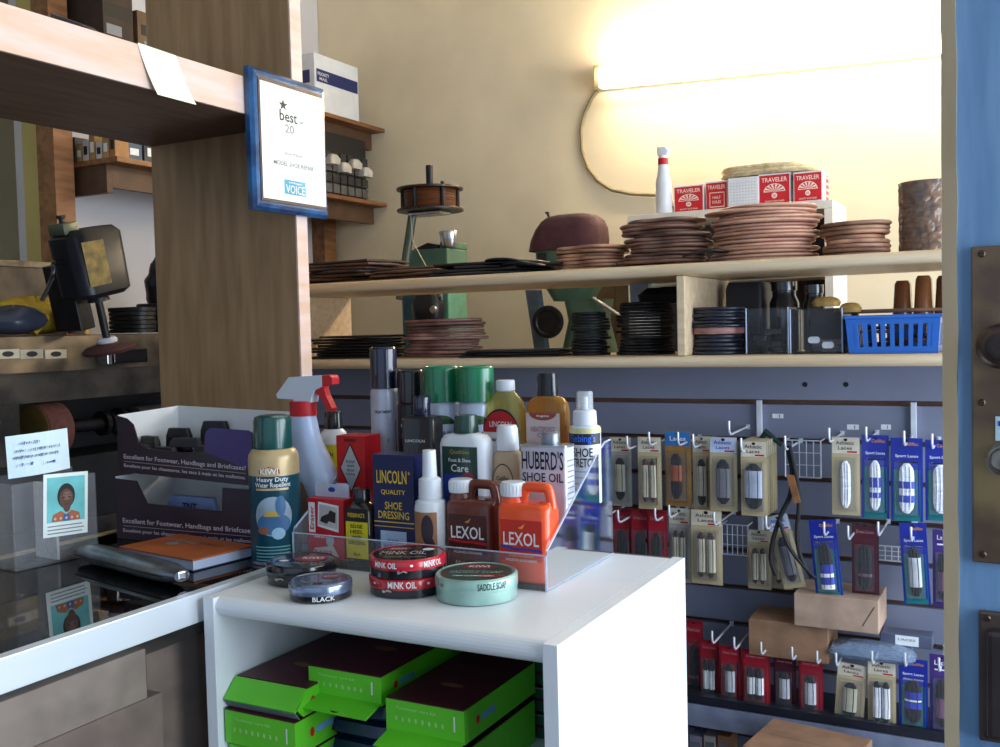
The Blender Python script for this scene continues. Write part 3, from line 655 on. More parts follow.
# --- tins on the cabinet top
def tin(name, label, px, py_base, R, H, z, body_m, lid_m, texts, topprint, grp=None, lidh=.5, Y=None, rz=0, key=True, split=True):
    q = onZ(px, py_base, 1.0); Yc = Y if Y else q.y + R * .92; x = onY(px, py_base - 12, Yc).x if Y is None else q.x
    t = thing(name, label, 'tin', (x, Yc, z), rz if rz else R_(20), grp)
    B().lathe([(R - .0035, 0), (R - .001, .0008), (R - .0008, H * lidh)], body_m, 56).go('base', t)
    b = B(); b.lathe([(R - .0002, H * lidh - .001), (R, H * lidh + .0005), (R, H - .003), (R - .001, H - .001), (R - .003, H), (R - .005, H - .0012), (0.001, H - .0012)], lid_m, 56)
    topprint(b, R, H)
    for (txt, u, w, h, m) in texts: b.text(txt, u, H * (lidh + 1) / 2 - .0004, w, h, m, cyl(R))
    b.go('lid', t)
    if key: q_ = B(); q_.box(-.001, .001, -R - .004, -R + .0005, H * .35, H * .35 + .003, STEEL, .0005); q_.tube([(.0, -R - .002, H * .35), (.006, -R - .0025, H * .35 + .003), (.010, -R - .001, H * .4)], .0009, STEEL); o = q_.go('opening_key', t); o.rotation_euler.z = R_(-22)
    return t
def tp_black(b, R, H):
    mp = top(H - .001); b.disc(0, 0, R * .9, R * .9, mat('tin_black_gloss', (22, 22, 30), .2, coat=.5), mp, .0002, 48); b.disc(R * .25, R * .15, R * .5, R * .4, mat('dull_red_print', (140, 40, 46), .3), mp, .0005); b.text('KIWI', R * .3, R * .18, R * .6, R * .28, WHITE, mp, .0008); b.rect(-R * .7, -R * .3, -R * .3, .0, BLUEI, mp, .0006); b.text('SHOE POLISH', -R * .1, -R * .45, R * .9, R * .16, GREYI, mp, .0007); b.disc(-R * .45, -R * .2, R * .14, R * .1, WHITE, mp, .0009)
TB = mat('tin_black_gloss', (22, 22, 30), .2, coat=.5)
tin('polish_tin', 'wide low black shoe polish tin with red and blue lid, left on the cabinet', 302, 590, .044, .026, 1.0005, TB, TB, [], tp_black, key=True)
tp_b2 = lambda b, R, H: (b.disc(0, 0, R * .9, R * .9, mat('silver_blue_lid', (128, 144, 176), .22, .7, coat=.4), top(H - .001), .0002, 48), b.disc(R * .3, R * .3, R * .3, R * .25, mat('dull_red_print', (140, 40, 46), .3), top(H - .001), .0005), b.text('KIWI', R * .3, R * .3, R * .4, R * .14, WHITE, top(H - .001), .0008), b.text('Parade Gloss', -R * .1, -R * .25, R * 1.0, R * .3, GREYI, top(H - .001), .0007), b.rect(-R * .2, R * .1, -R * .6, -R * .5, BLACK, top(H - .001), .0006))
SB = mat('silver_blue_lid', (128, 144, 176), .22, .7, coat=.4)
tb = tin('polish_tin', 'small polish tin with silver lid and the word BLACK on its side', 321, 606, .0375, .0205, 1.0005, TB, SB, [], tp_b2, lidh=.45, key=False, rz=R_(34))
q_ = B(); q_.text('BLACK', .006, .0052, .026, .0055, WHITE, cyl(.0368)); q_.go('lettering', tb)
MR = mat('mink_tin_red', (178, 24, 44), .25, coat=.5)
def tp_mink(b, R, H):
    mp = top(H - .001); b.disc(0, 0, R * .93, R * .93, WHITE, mp, .0001, 48); b.disc(0, 0, R * .9, R * .9, TB, mp, .0003, 48); b.text('MINK OIL', -R * .1, 0, R * 1.2, R * .4, mat('lid_silver_print', (190, 180, 190), .3), mp, .0007); b.disc(-R * .3, R * .45, R * .35, R * .2, mat('dull_red_print', (140, 40, 46), .3), mp, .0006); b.text('KIWI', -R * .3, R * .45, R * .4, R * .15, WHITE, mp, .0008); b.text('Waterproofs and Conditions', 0, -R * .5, R * 1.1, R * .14, GREYI, mp, .0007); b.disc(R * .5, R * .35, R * .16, R * .14, WHITE, mp, .0009)
tx = [('MINK OIL', -.021, .031, .007, WHITE), ('MINK OIL', .040, .026, .007, WHITE), ('•', .012, .004, .003, WHITE)]
mt = tin('mink_oil_tin', 'lower of two stacked red and black mink oil tins', 408, 601, .0465, .0225, 1.0005, TB, MR, [('MINK OIL', .004, .034, .008, WHITE), ('•', -.034, .004, .003, WHITE), ('•', .036, .004, .003, WHITE)], tp_mink, lidh=.5)
m2 = tin('mink_oil_tin', 'upper of two stacked red and black mink oil tins', 408, 601, .0465, .0225, 1.0232, TB, MR, tx, tp_mink, lidh=.5)
m2.location = mt.location + Vector((.001, 0, .0228)); m2.rotation_euler.z = R_(24)
for c_ in m2.children:
    if c_.name.startswith('opening'): c_.rotation_euler.z = R_(-4)
SG = mat('pale_sage_tin', (150, 186, 176), .3, .2, coat=.4)
def tp_sad(b, R, H):
    mp = top(H - .001); b.disc(0, 0, R * .86, R * .86, mat('lid_dark_green', (50, 72, 60), .3), mp, .0002, 48); b.text('SADDLE SOAP', 0, -R * .05, R * 1.3, R * .25, SG, mp, .0006); b.disc(0, R * .5, R * .45, R * .22, mat('dull_red_print', (140, 40, 46), .3), mp, .0004); b.text('KIWI', 0, R * .5, R * .5, R * .2, WHITE, mp, .0007); b.disc(R * .4, -R * .4, R * .35, R * .15, mat('dull_red_print', (140, 40, 46), .3), mp, .0004); b.text('Cleans and Softens Leather', 0, -R * .42, R, R * .12, WHITE, mp, .0007)
tin('saddle_soap_tin', 'pale sage green saddle soap tin in front of the orange jug', 477, 608, .0485, .029, 1.0005, SG, SG, [('SADDLE SOAP', .027, .036, .008, ink('dark_green_print', (20, 60, 60))), ('2 oz', -.041, .012, .005, ink('dark_green_print', (20, 60, 60)))], tp_sad, lidh=.52, key=False)
# --- jugs
def jug(label, px0, px1, pside, ptop, pbase, Y, colr, lab, hm, deep, sub, dgap):
    s_ = sz_((px0 + px1) / 2, Y); q0 = onY(px0, 540, Y); q1 = onY(px1, 540, Y); w = q1.x - q0.x
    x = (q0.x + q1.x) / 2; z_ = lambda py: onY((px0 + px1) / 2, py, Y).z
    Hh = z_(ptop) - Z1; d = .042
    t = thing('leather_care_jug', label, 'bottle', (x, Y + d / 2, Z1))
    # silhouette with handle hole: outer body with shoulders; handle drawn as a thick loop
    b = B(); hs = Hh * .80
    b.body([(0, w - .006, d - .006, .008), (.003, w, d, .010), (hs * .88, w, d, .010), (hs * .94, w * 1.0, d * .96, .012), (hs * .985, w * .97, d * .84, .014), (hs * 1.0, w * .88, d * .6, .012)], colr, n=8)
    nx = -w * .29
    b.lathe([(.0165, hs * .95), (.0155, hs * 1.02), (.0125, hs * 1.08), (.012, Hh * .92)], colr, 24, T=TR(nx, 0, 0))
    hz = Hh - .0055
    pts = [(-w * .10, 0, hs * .985), (-w * .09, 0, hs * 1.06), (-w * .05, 0, hz - .003), (w * .02, 0, hz), (w * .32, 0, hz), (w * .40, 0, hz - .002), (w * .43, 0, hz - .008), (w * .45, 0, hs * 1.03), (w * .46, 0, hs * .93)]
    b.tube(smooth(pts), .0062, colr, 12)
    b.body([(hs * .93, w * .30, d * .6, .008, w * .35), (hs * 1.02, w * .22, d * .4, .006, w * .37)], colr, n=6)
    b.go('jug_body', t)
    b = B(); b.lathe([(.0155, Hh * .86), (.0158, Hh * .87), (.0155, Hh * .985), (.0140, Hh * 1.0), (.004, Hh * 1.002)], PWHITE, 28, T=TR(nx, 0, 0))
    for i in range(24): a = i * PI / 12; b.box(-.0005, .0005, -.0162, -.0154, Hh * .885, Hh * .975, PWHITE, T=TR(nx, 0, 0) @ RZ(math.degrees(a)))
    b.go('cap', t)
    mp = front(-d / 2); b = B(); lw = w * .40
    b.rect(-lw, lw, hs * .28, hs * .80, lab, mp, .0003)
    b.text('LEXOL', 0, hs * .56, lw * 1.75, hs * .17, WHITE, mp, .0007)
    b.poly([(-lw, hs * .44), (-lw * .3, hs * .415), (lw * .3, hs * .42), (lw * 1.0, hs * .40), (lw * 1.0, hs * .44), (lw * .3, hs * .45), (-lw * .3, hs * .445), (-lw, hs * .48)], sub, mp, .0006)
    b.poly([(-lw * .15, hs * .70), (0, hs * .72), (lw * .2, hs * .76), (lw * .1, hs * .70), (0, hs * .69)], hm, mp, .0006)
    b.text('Leather Conditioner', 0, hs * .35, lw * 1.2, hs * .035, hm, mp, .0007); b.text('PRESERVES & NOURISHES', 0, hs * .29, lw * 1.5, hs * .03, WHITE, mp, .0007)
    b.text('8 fl oz', -lw * .4, hs * .15, lw * .5, hs * .04, WHITE, mp, .0007)
    b.go('label', t)
    return t
jug('brown leather conditioner jug with white cap, left of the orange jug', 444.5, 491.5, 0, 482, 578, 1.082, mat('brown_jug_plastic', (104, 44, 30), .3, var=.04, coat=.3), mat('dark_brown_label', (78, 30, 24), .4, var=.04), ink('gold_print', (196, 140, 80)), 0, RED, 0)
jug('bright orange leather cleaner jug with white cap at the front of the stand', 496, 547, 0, 485, 588, 1.066, mat('orange_jug_plastic', (246, 84, 30), .3, var=.04, coat=.3), mat('red_orange_label', (206, 44, 26), .4, var=.04), ink('orange_print', (250, 160, 60)), 0, BLUEI, 0)
# --- red box with diamond
def carton_box(name, label, cat, pl, pr_, ptop, Y, zb, d, m, fr, side=None, rz=0, part='carton'):
    q0, q1 = onY(pl, 500, Y), onY(pr_, 500, Y); w = q1.x - q0.x; h = onY((pl + pr_) / 2, ptop, Y).z - zb
    t = thing(name, label, cat, ((q0.x + q1.x) / 2, Y + d / 2, zb), rz)
    b = B(); b.box(-w / 2, w / 2, -d / 2, d / 2, 0, h, m, .0006); fr(b, w, h, front(-d / 2 - .0002))
    if side: side(b, w, h, right(w / 2 + .0002))
    b.go(part, t); return t, w, h, d
def fr(b, w, h, mp):
    c_ = h * .5; c_ = onY(352, 468, 1.15).z - Z2; dm = lambda k: [(0, c_ + .036 * k), (w * .38 * k, c_), (0, c_ - .036 * k), (-w * .38 * k, c_)]
    b.poly(dm(1)[::-1], BLACK, mp, .0003); b.poly(dm(.9)[::-1], mat('silver_grey_print', (186, 190, 196), .4), mp, .0005)
    for k, (s_, ww) in enumerate((('KIWI', .3), ('Liquid', .24), ('Shoe', .26), ('Polishing', .3))): b.text(s_, 0, c_ + .009 - .006 * k, w * ww, .0035, BLACK, mp, .0008)
    b.rect(-w * .2, w * .2, h * .94, h * .97, mat('dark_red_print', (120, 14, 24), .5), mp, .0004)
carton_box('polish_box', 'bright red carton with a silver diamond, standing behind the navy dressing box', 'box', 338, 366, 436, 1.150, Z2, .040, mat('bright_red_card', (196, 24, 36), .4, var=.04), fr)
# --- eraser box with hang tab
def fr(b, w, h, mp):
    b.rect(-w * .46, -w * .28, h * .42, h * .93, WHITE, mp); mp2 = lambda u, v, l: mp(-w * .37 - v * 0 + u, v, l)
    vs, fs = text_mesh('Eraser'); b.add([mp(-w * .37 - y * w * .11, h * .67 + x * h * .4, .0007) for x, y in vs], fs, RED)
    b.poly([(-w * .22, h * .53), (w * .36, h * .45), (w * .38, h * .9), (-w * .18, h * .95)], WHITE, mp); b.poly([(-w * .18, h * .565), (w * .33, h * .5), (w * .345, h * .865), (-w * .15, h * .91)], mat('pale_grey_print', (206, 200, 200), .5), mp, .0005)
    b.poly([(-w * .14, h * .62), (w * .05, h * .58), (w * .1, h * .63), (w * .28, h * .6), (w * .30, h * .78), (w * .14, h * .82), (w * .1, h * .76), (-w * .1, h * .7)], mat('dark_shoe_print', (44, 28, 30), .5), mp, .0008)
    b.text('Suede and Nubuck', -w * .05, h * .36, w * .55, h * .05, WHITE, mp); b.disc(w * .12, h * .3, w * .11, h * .1, mat('silver_grey_print', (186, 190, 196), .4), mp, .0006); b.poly([(-w * .45, h * .04), (w * .35, h * .04), (w * .2, h * .22), (-w * .3, h * .16)], mat('pale_grey_print', (206, 200, 200), .5), mp); b.text('ERASER', -w * .1, h * .09, w * .6, h * .08, RED, mp, .0009)
def sd(b, w, h, mp):
    vs, fs = text_mesh('Eraser'); b.add([mp(-y * .008, h * .6 + x * h * .4, .0005) for x, y in vs], fs, WHITE)
t, w, h, d = carton_box('eraser_box', 'small red shoe eraser box with white hang tab at the left of the stand', 'box', 307, 343, 499, 1.085, Z1, .024, mat('bright_red_card', (196, 24, 36), .4, var=.04), fr, sd)
b = B(); b.prism([(-w / 2 + .002, h), (-w / 2 + .002, h + .017), (-w / 2 + .005, h + .02), (-.008, h + .02), (-.004, h + .012), (.004, h + .012), (.008, h + .02), (w / 2 - .005, h + .02), (w / 2 - .002, h + .017), (w / 2 - .002, h)][::-1], .004, .005, mat('pale_blue_tab', (196, 206, 226), .6), 'y'); b.go('hang_tab', t)
b = B(); b.prism([(-w / 2 + .002, h), (-w / 2 + .002, h + .018), (w / 2 - .002, h + .018), (w / 2 - .002, h)], .0052, .0058, mat('pale_blue_tab', (196, 206, 226), .6), 'y'); b.disc(0, h + .0105, .006, .0035, BLUEI, front(.004)); b.go('hang_tab', t)
# --- small yellow label bottle
t, H = place('edge_dressing_bottle', 'small dark bottle with yellow label and black cap, left of the navy box', 'bottle', 362.5, 488, 1.090, Z1, 520)
b = B(); DK = mat('dark_glass_bottle', (40, 34, 26), .15, coat=.4)
w = .039; b.body([(0, w - .004, .022, .004), (.002, w, .026, .006), (H * .68, w, .026, .006), (H * .76, w * .86, .024, .008), (H * .82, w * .5, .018, .008)], DK); b.go('bottle', t)
b = B(); b.lathe([(.0112, H * .81), (.0115, H * .82), (.0112, H * .985), (.010, H)], PBLACK, 24); b.go('cap', t)
b = B(); mp = front(-.0132); b.rect(-w * .46, w * .46, H * .06, H * .56, mat('lemon_label', (224, 208, 20), .4), mp); b.rect(-w * .46, w * .46, H * .56, H * .74, BLACK, mp); b.text("FIEBING'S", 0, H * .65, w * .7, H * .06, YEL, mp, .0008)
for k, s_ in enumerate(('EDGE', 'HEEL', 'AND', 'DRESSING')): b.text(s_, 0, H * (.5 - .075 * k), w * (.5, .55, .4, .7)[k], H * .05, BLACK, mp, .0008)
b.text('Black', 0, H * .12, w * .3, H * .04, BLACK, mp, .0008); b.go('label', t)
# --- navy dressing box
NAVY = mat('navy_card', (22, 28, 78), .35, var=.05)
def fr(b, w, h, mp):
    b.text('LINCOLN', -w * .03, h * .80, w * .74, h * .12, YEL, mp); b.text('®', w * .40, h * .84, w * .05, h * .03, YEL, mp); b.text('QUALITY', 0, h * .66, w * .6, h * .05, YEL, mp); b.text('SHOE', 0, h * .54, w * .42, h * .07, YEL, mp); b.text('DRESSING', 0, h * .455, w * .76, h * .07, YEL, mp)
    b.rect(-w * .49, w * .49, h * .385, h * .395, YEL, mp); b.rect(-w * .49, w * .49, h * .345, h * .352, YEL, mp)
    b.rect(-w * .34, w * .30, h * .10, h * .31, mat('pale_blue_print', (176, 200, 232), .5), mp, .0004); b.text('BLACK', -w * .02, h * .22, w * .26, h * .03, BLUEI, mp, .0008); b.text('SELF POLISHING', -w * .02, h * .175, w * .5, h * .03, BLUEI, mp, .0008); b.text('SHOE DRESSING', -w * .02, h * .135, w * .5, h * .03, BLUEI, mp, .0008); b.text('LINCOLN QUALITY', 0, h * .05, w * .7, h * .05, ink('dull_gold_print2', (120, 96, 40)), mp)
def sd(b, w, h, mp):
    for k in range(7): b.rect(-.009, .009, h * (.62 - .02 * k), h * (.63 - .02 * k), mat('pale_blue_print', (176, 200, 232), .5), mp)
    b.rect(-.009, -.003, h * .1, h * .34, WHITE, mp)
carton_box('shoe_dressing_box', 'navy blue shoe dressing carton with yellow lettering in the middle of the stand', 'box', 373.5, 414, 455, 1.085, Z1, .034, NAVY, fr, sd)
# --- silver aerosol etc
def aerosol(label, px, ptop, Y, zb, R, capm, capfrac, bodym, deco, shoulder=.93, capR=None, name='aerosol_can'):
    t, H = place(name, label, 'spray can', px, ptop, Y, zb, 400, R_(26))
    zc = onY(px, capfrac, Y).z - zb; b = B(); b.lathe([(R - .0015, 0), (R, .003), (R, zc - .006), (R * shoulder, zc - .001), (R * .8, zc + .001)], bodym, 36); deco(b, R, H, zc, cyl(R)); b.go('can', t)
    cR = capR or R * .96; b = B(); b.lathe([(cR, zc), (cR, H - .004), (cR * .96, H - .001), (cR * .9, H), (cR * .86, H - .0015), (.001, H - .0015)], capm, 36); b.go('cap', t)
    return t
NCAP = mat('midnight_cap', (20, 24, 54), .22, var=.05, coat=.5)
SIL = mat('silver_can', (186, 192, 210), .35, .25, var=.04)
def deco(b, R, H, zc, mp): b.text('TREATMENT', 0, zc - H * .16, R * 1.3, H * .02, BLACK, mp); b.poly([(-R, H * .1), (R, H * .1), (R, H * .5), (R * .3, H * .36), (-R, H * .32)], mat('wine_print', (120, 30, 50), .4), mp)
aerosol('tall silver aerosol can with midnight black cap, the tallest on the stand', 384.5, 347, 1.232, Z3, .0208, NCAP, 388, SIL, deco)
BLK = mat('satin_black_can', (20, 20, 26), .3, .2)
def deco(b, R, H, zc, mp): b.text('SUEDE', 0, H * .6, R * 1.2, H * .02, WHITE, mp); b.text('NUBUCK', 0, H * .55, R * 1.4, H * .028, WHITE, mp); b.rect(-R * .7, R * .7, H * .44, H * .49, mat('rust_print', (130, 70, 36), .4), mp, n=6)
aerosol('black aerosol can with small white lettering behind the leather lotion', 411, 370, 1.236, Z3, .0205, PBLACK, 402, BLK, deco)
GC = mat('bright_green_cap', (4, 116, 78), .3, var=.04, coat=.4)
def deco(b, R, H, zc, mp): b.disc(0, zc - H * .17, R * .8, H * .07, mat('meadow_green', (58, 104, 50), .4), mp, t0=0, t1=PI); b.disc(R * .3, zc - H * .17, R * .5, H * .04, mat('meadow_dark', (30, 64, 34), .4), mp, .0006, t0=0, t1=PI); b.text('MEADOW FRESH' if False else 'CLEAN', 0, zc - H * .24, R * 1.2, H * .035, BLUEI, mp)
WC = mat('pale_blue_white_can', (186, 202, 224), .3, .1)
aerosol('white spray can with bright green cap, left one of the pair', 442, 366, 1.229, Z3, .0256, GC, 401, WC, deco, capR=.0255)
aerosol('white spray can with bright green cap, right one of the pair', 476, 366, 1.229, Z3, .0248, GC, 401, WC, deco, capR=.0258)
# --- leather lotion bottle
t, H = place('leather_lotion_bottle', 'square black leather lotion bottle with a navy cap', 'bottle', 422.5, 396, 1.166, Z2, 430)
w = .052; b = B(); b.body([(0, w, .03, .004), (H * .83, w, .03, .005), (H * .86, w * .9, .026, .006), (H * .87, w * .3, .016, .006)], mat('black_bottle', (24, 20, 24), .3, coat=.3)); mp = front(-.015)
b.text('LINCOLN', -w * .05, H * .69, w * .6, H * .02, WHITE, mp); GO = ink('dim_gold', (128, 104, 50)); b.text('Leather', -w * .05, H * .61, w * .5, H * .045, GO, mp); b.text('Lotion', -w * .05, H * .54, w * .45, H * .045, GO, mp); b.go('bottle', t)
b = B(); b.lathe([(.0115, H * .865), (.0122, H * .875), (.0118, H * .985), (.0105, H)], NCAP, 26); b.go('cap', t)
# --- white care bottle
t, H = place('shoe_care_bottle', 'white foot and shoe care bottle with dark green cap and label', 'bottle', 467, 415, 1.148, Z2, 460)
w = .074; b = B(); b.body([(0, w * .96, .036, .014), (.003, w, .038, .016), (H * .78, w, .038, .016), (H * .82, w * .95, .036, .017), (H * .85, w * .8, .032, .016), (H * .862, w * .5, .026, .013), (H * .87, w * .36, .022, .011)], PWHITE, n=8)
b.go('bottle', t); zq = lambda py: onY(467, py, 1.129).z - Z2; mp = front(-.0192); b = B(); b.rect(-w * .36, w * .36, H * .12, zq(447), mat('forest_label', (16, 56, 50), .35, coat=.3), mp); b.text('Qualities', -w * .0, zq(452.5), w * .4, .0065, ink('olive_gold', (150, 140, 60)), mp, .0007); b.text('Foot & Shoe', 0, zq(460.5), w * .45, .005, WHITE, mp, .0007); b.text('Care', 0, zq(468.5), w * .36, .010, WHITE, mp, .0007)
b.rect(-w * .34, w * .1, H * .3, zq(475), BLUEI, mp, .0006); b.disc(w * .17, zq(480), w * .15, H * .06, mat('rose_print', (150, 60, 76), .5), mp, .0008); b.go('label', t)
b = B(); b.lathe([(.0165, H * .865), (.0168, H * .88), (.0155, H * .98), (.0145, H)], mat('deep_green_cap', (8, 58, 48), .3, coat=.3), 30)
b.go('cap', t)
# --- white pump bottle
t, H = place('pump_bottle', 'slim white pump spray bottle with brown picture label, beside the navy box', 'bottle', 431, 450, 1.085, Z1, 520, R_(20))
Rb = .0208; b = B(); b.lathe([(Rb - .002, 0), (Rb, .003), (Rb, H * .52), (Rb * .93, H * .575), (Rb * .65, H * .60)], PWHITE, 32); mp = cyl(Rb)
b.rect(-.024, .012, H * .08, H * .50, mat('tan_picture', (176, 122, 84), .4), mp, n=10); b.disc(-.001, H * .36, .008, H * .12, mat('dark_horse_print', (52, 38, 50), .4), mp, .0007); b.disc(.002, H * .2, .007, H * .1, mat('dark_horse_print', (52, 38, 50), .4), mp, .0007); b.rect(-.003, .008, H * .1, H * .14, mat('pale_horse_print', (200, 170, 150), .4), mp, .0009, n=4); b.go('bottle', t)
b = B(); b.lathe([(.0150, H * .60), (.0152, H * .61), (.0145, H * .76), (.012, H * .77), (.0095, H * .78), (.0088, H * .94), (.0085, H), (.003, H)], PWHITE, 28); b.go('pump_head', t)
# --- oil bottle clear yellow
t, H = place('neatsfoot_oil_bottle', 'clear bottle of pale yellow oil with red and white label and white cap', 'bottle', 506.5, 380, 1.231, Z3, 430)
w = .062; b = B(); zq = lambda py: onY(505, py, 1.23).z - Z3; b.body([(0, w, .034, .012), (zq(424), w, .034, .014), (zq(412), w * .96, .034, .015), (zq(402), w * .82, .03, .014), (zq(396), w * .62, .026, .012), (zq(391), w * .42, .022, .011)], tint('yellow_oil', (222, 214, 140), .38), n=8); b.go('bottle', t)
b = B(); b.lathe([(.0122, zq(391)), (.0135, zq(390)), (.0132, H * .99), (.012, H)], PWHITE, 28); b.go('cap', t)
mp = front(-.0172); b = B(); zl_ = zq(431); b.rect(-w * .44, w * .44, H * .05, zl_, WHITE, mp); b.disc(0, zl_, w * .45, zq(408) - zl_, BLACK, mp, .0003, t0=0, t1=PI); b.disc(0, zl_, w * .42, zq(410) - zl_, RED, mp, .0006, t0=0, t1=PI); b.text('LINCOLN', 0, zq(423), w * .55, .008, WHITE, mp, .0009); b.text('Neatsfoot Oil', 0, zq(438), w * .6, .006, BLACK, mp, .0009); b.go('label', t)
# --- amber bottle
t, H = place('leather_oil_bottle', 'amber bottle with tall black cap and pinkish label behind the oil tin', 'bottle', 548.5, 373, 1.232, Z3, 430)
w = .060; b = B(); zq = lambda py: onY(548, py, 1.232).z - Z3; b.body([(0, w, .034, .012), (zq(412), w, .034, .014), (zq(404), w * .96, .033, .015), (zq(398), w * .78, .03, .014), (zq(395), w * .4, .02, .01)], tint('amber_oil', (222, 164, 84), .42), n=8); b.go('bottle', t)
b = B(); b.body([(zq(395.5), .0285, .022, .008), (H * .97, .0275, .0215, .008), (H, .025, .019, .008)], PBLACK, n=6); b.go('cap', t)
mp = front(-.0172); b = B(); PK = mat('pinkish_label', (206, 188, 190), .4); b.rect(-w * .42, w * .42, H * .05, zq(412), PK, mp); b.disc(0, zq(412), w * .34, .010, mat('brick_print', (150, 60, 44), .4), mp, .0006, t0=PI, t1=2 * PI); b.text('Angelus', 0, zq(415), w * .32, .004, WHITE, mp, .0009); b.text('NEATSFOOT', 0, zq(428), w * .6, .007, ink('mauve_print', (150, 110, 120)), mp, .0009); b.text('OIL', 0, zq(434), w * .3, .006, ink('mauve_print', (150, 110, 120)), mp, .0009); b.go('label', t)
# --- tan cleaner bottle
t, H = place('leather_cleaner_bottle', 'small cream tan liquid bottle with white flip cap behind the jugs', 'bottle', 508, 425, 1.163, Z2, 460)
w = .0415; b = B(); b.body([(0, w, .03, .012), (H * .68, w, .03, .013), (H * .76, w * .94, .029, .013), (H * .80, w * .6, .022, .01)], mat('cream_tan_plastic', (190, 166, 134), .4, var=.03), n=8); mp = front(-.0152); b.disc(0, H * .52, w * .38, H * .17, BLACK, mp, n=36); b.disc(0, H * .52, w * .355, H * .16, mat('cream_tan_plastic', (190, 166, 134), .4), mp, .0006, n=36); b.text('Cadillac', 0, H * .57, w * .45, H * .035, BLACK, mp, .0009); b.text('leather lotion', 0, H * .51, w * .5, H * .02, BLACK, mp, .0009); b.go('bottle', t)
b = B(); b.lathe([(.0150, H * .795), (.0153, H * .81), (.0140, H * .97), (.012, H)], PWHITE, 28); b.go('cap', t)
# --- shoe oil tin
t, H = place('shoe_oil_tin', 'white rectangular shoe oil tin with screw cap, behind the orange jug', 'tin', 548, 432, 1.150, Z2, 480)
w, d = .0635, .030; zq = lambda py: onY(545, py, 1.135).z - Z2; hb2 = H * .90; TW = mat('white_tin_print', (206, 206, 224), .35, .1, var=.02)
b = B(); b.body([(.002, w, d, .004), (hb2 - .002, w, d, .004)], TW, n=4); b.body([(0, w + .001, d + .001, .004), (.003, w + .001, d + .001, .004)], STEEL, n=4); b.body([(hb2 - .003, w + .001, d + .001, .004), (hb2, w + .001, d + .001, .004)], STEEL, n=4)
mp = front(-d / 2); b.text("HUBERD'S", 0, zq(460.5), w * .92, .024, BLACK, mp); b.text('SHOE OIL', 0, zq(477.5), w * .9, .0115, BLACK, mp); b.poly([(-w * .48, hb2 * .45), (-w * .2, hb2 * .49), (-w * .1, hb2 * .45)], BLACK, mp); b.text('SINCE 1921', -w * .05, hb2 * .36, w * .6, hb2 * .05, BLACK, mp); b.rect(-w * .48, w * .48, hb2 * .03, hb2 * .16, BLACK, mp)
mp = right(w / 2)
for k in range(9): b.rect(-.010, .010, hb2 * (.85 - .05 * k), hb2 * (.862 - .05 * k), GREYI, mp)
b.rect(-.0145, .0145, hb2 * .2, hb2 * .33, ink('navy_print', (30, 40, 110)), mp); b.go('can', t)
b = B(); b.lathe([(.0115, hb2), (.0118, hb2 + .002), (.0118, H - .002), (.010, H), (.002, H)], mat('grey_screw_cap', (140, 146, 160), .35, .6), 28); b.go('screw_cap', t, loc=(.004, 0, 0))
# --- shoe stretch bottle
t, H = place('stretch_spray_bottle', 'white shoe stretch spray bottle with clear overcap at the right of the stand', 'spray bottle', 585, 391, 1.222, Z3, 430, R_(12))
Rb = .0210; zq = lambda py: onY(588, py, 1.226).z - Z3; b = B(); b.lathe([(Rb - .002, 0), (Rb, .003), (Rb, zq(430)), (Rb * .95, zq(426)), (Rb * .7, zq(424))], PWHITE, 36); mp = cyl(Rb)
b.lathe([(Rb + .0003, zq(431.5)), (Rb + .0002, zq(427))], mat('cream_liquid', (222, 214, 150), .4), 36, cap=False)
b.rect(-.029, .029, zq(443), zq(432), BLACK, mp, .0004, n=12); b.text("Fiebing's", 0, zq(437.5), .036, .013, mat('bright_blue_print', (40, 110, 230), .4), mp, .0008); b.text('SHOE', 0, zq(450.5), .028, .012, BLACK, mp); b.text('STRETCH', 0, zq(460.5), .036, .012, BLACK, mp)
for k in range(4): b.rect(-.02, .018 - .004 * (k % 3), zq(470 + 6 * k), zq(468.5 + 6 * k), mat('pale_blue_print', (176, 200, 232), .5), mp, n=8)
b.go('bottle', t)
b = B(); b.lathe([(.016, zq(424)), (.0162, zq(423)), (.0155, zq(411)), (.0125, zq(409.5))], PWHITE, 28); b.go('collar', t)
b = B(); b.lathe([(.0118, zq(409.5)), (.0115, H * .985), (.010, H)], clear('clear_overcap', alpha=.35), 24); b.lathe([(.005, zq(409.5)), (.005, H * .95)], PWHITE, 14); b.go('overcap', t)
# --- small bottle behind red box
t, H = place('liquid_polish_bottle', 'slim white bottle with round black cap and yellow label, behind the red box', 'bottle', 334, 411, 1.236, GZ, 440)
b = B(); b.lathe([(.020, 0), (.021, .003), (.021, H * .78), (.019, H * .83), (.013, H * .86)], PWHITE, 28); b.rect(-.018, .018, H * .45, H * .74, mat('lemon_label', (224, 208, 20), .4), cyl(.021), n=8); b.text('POLISH', 0, H * .66, .024, H * .04, BLACK, cyl(.021), .0008); b.go('bottle', t)
b = B(); b.lathe([(.0140, H * .86), (.0143, H * .87), (.0135, H * .985), (.012, H)], PBLACK, 28); b.go('cap', t)
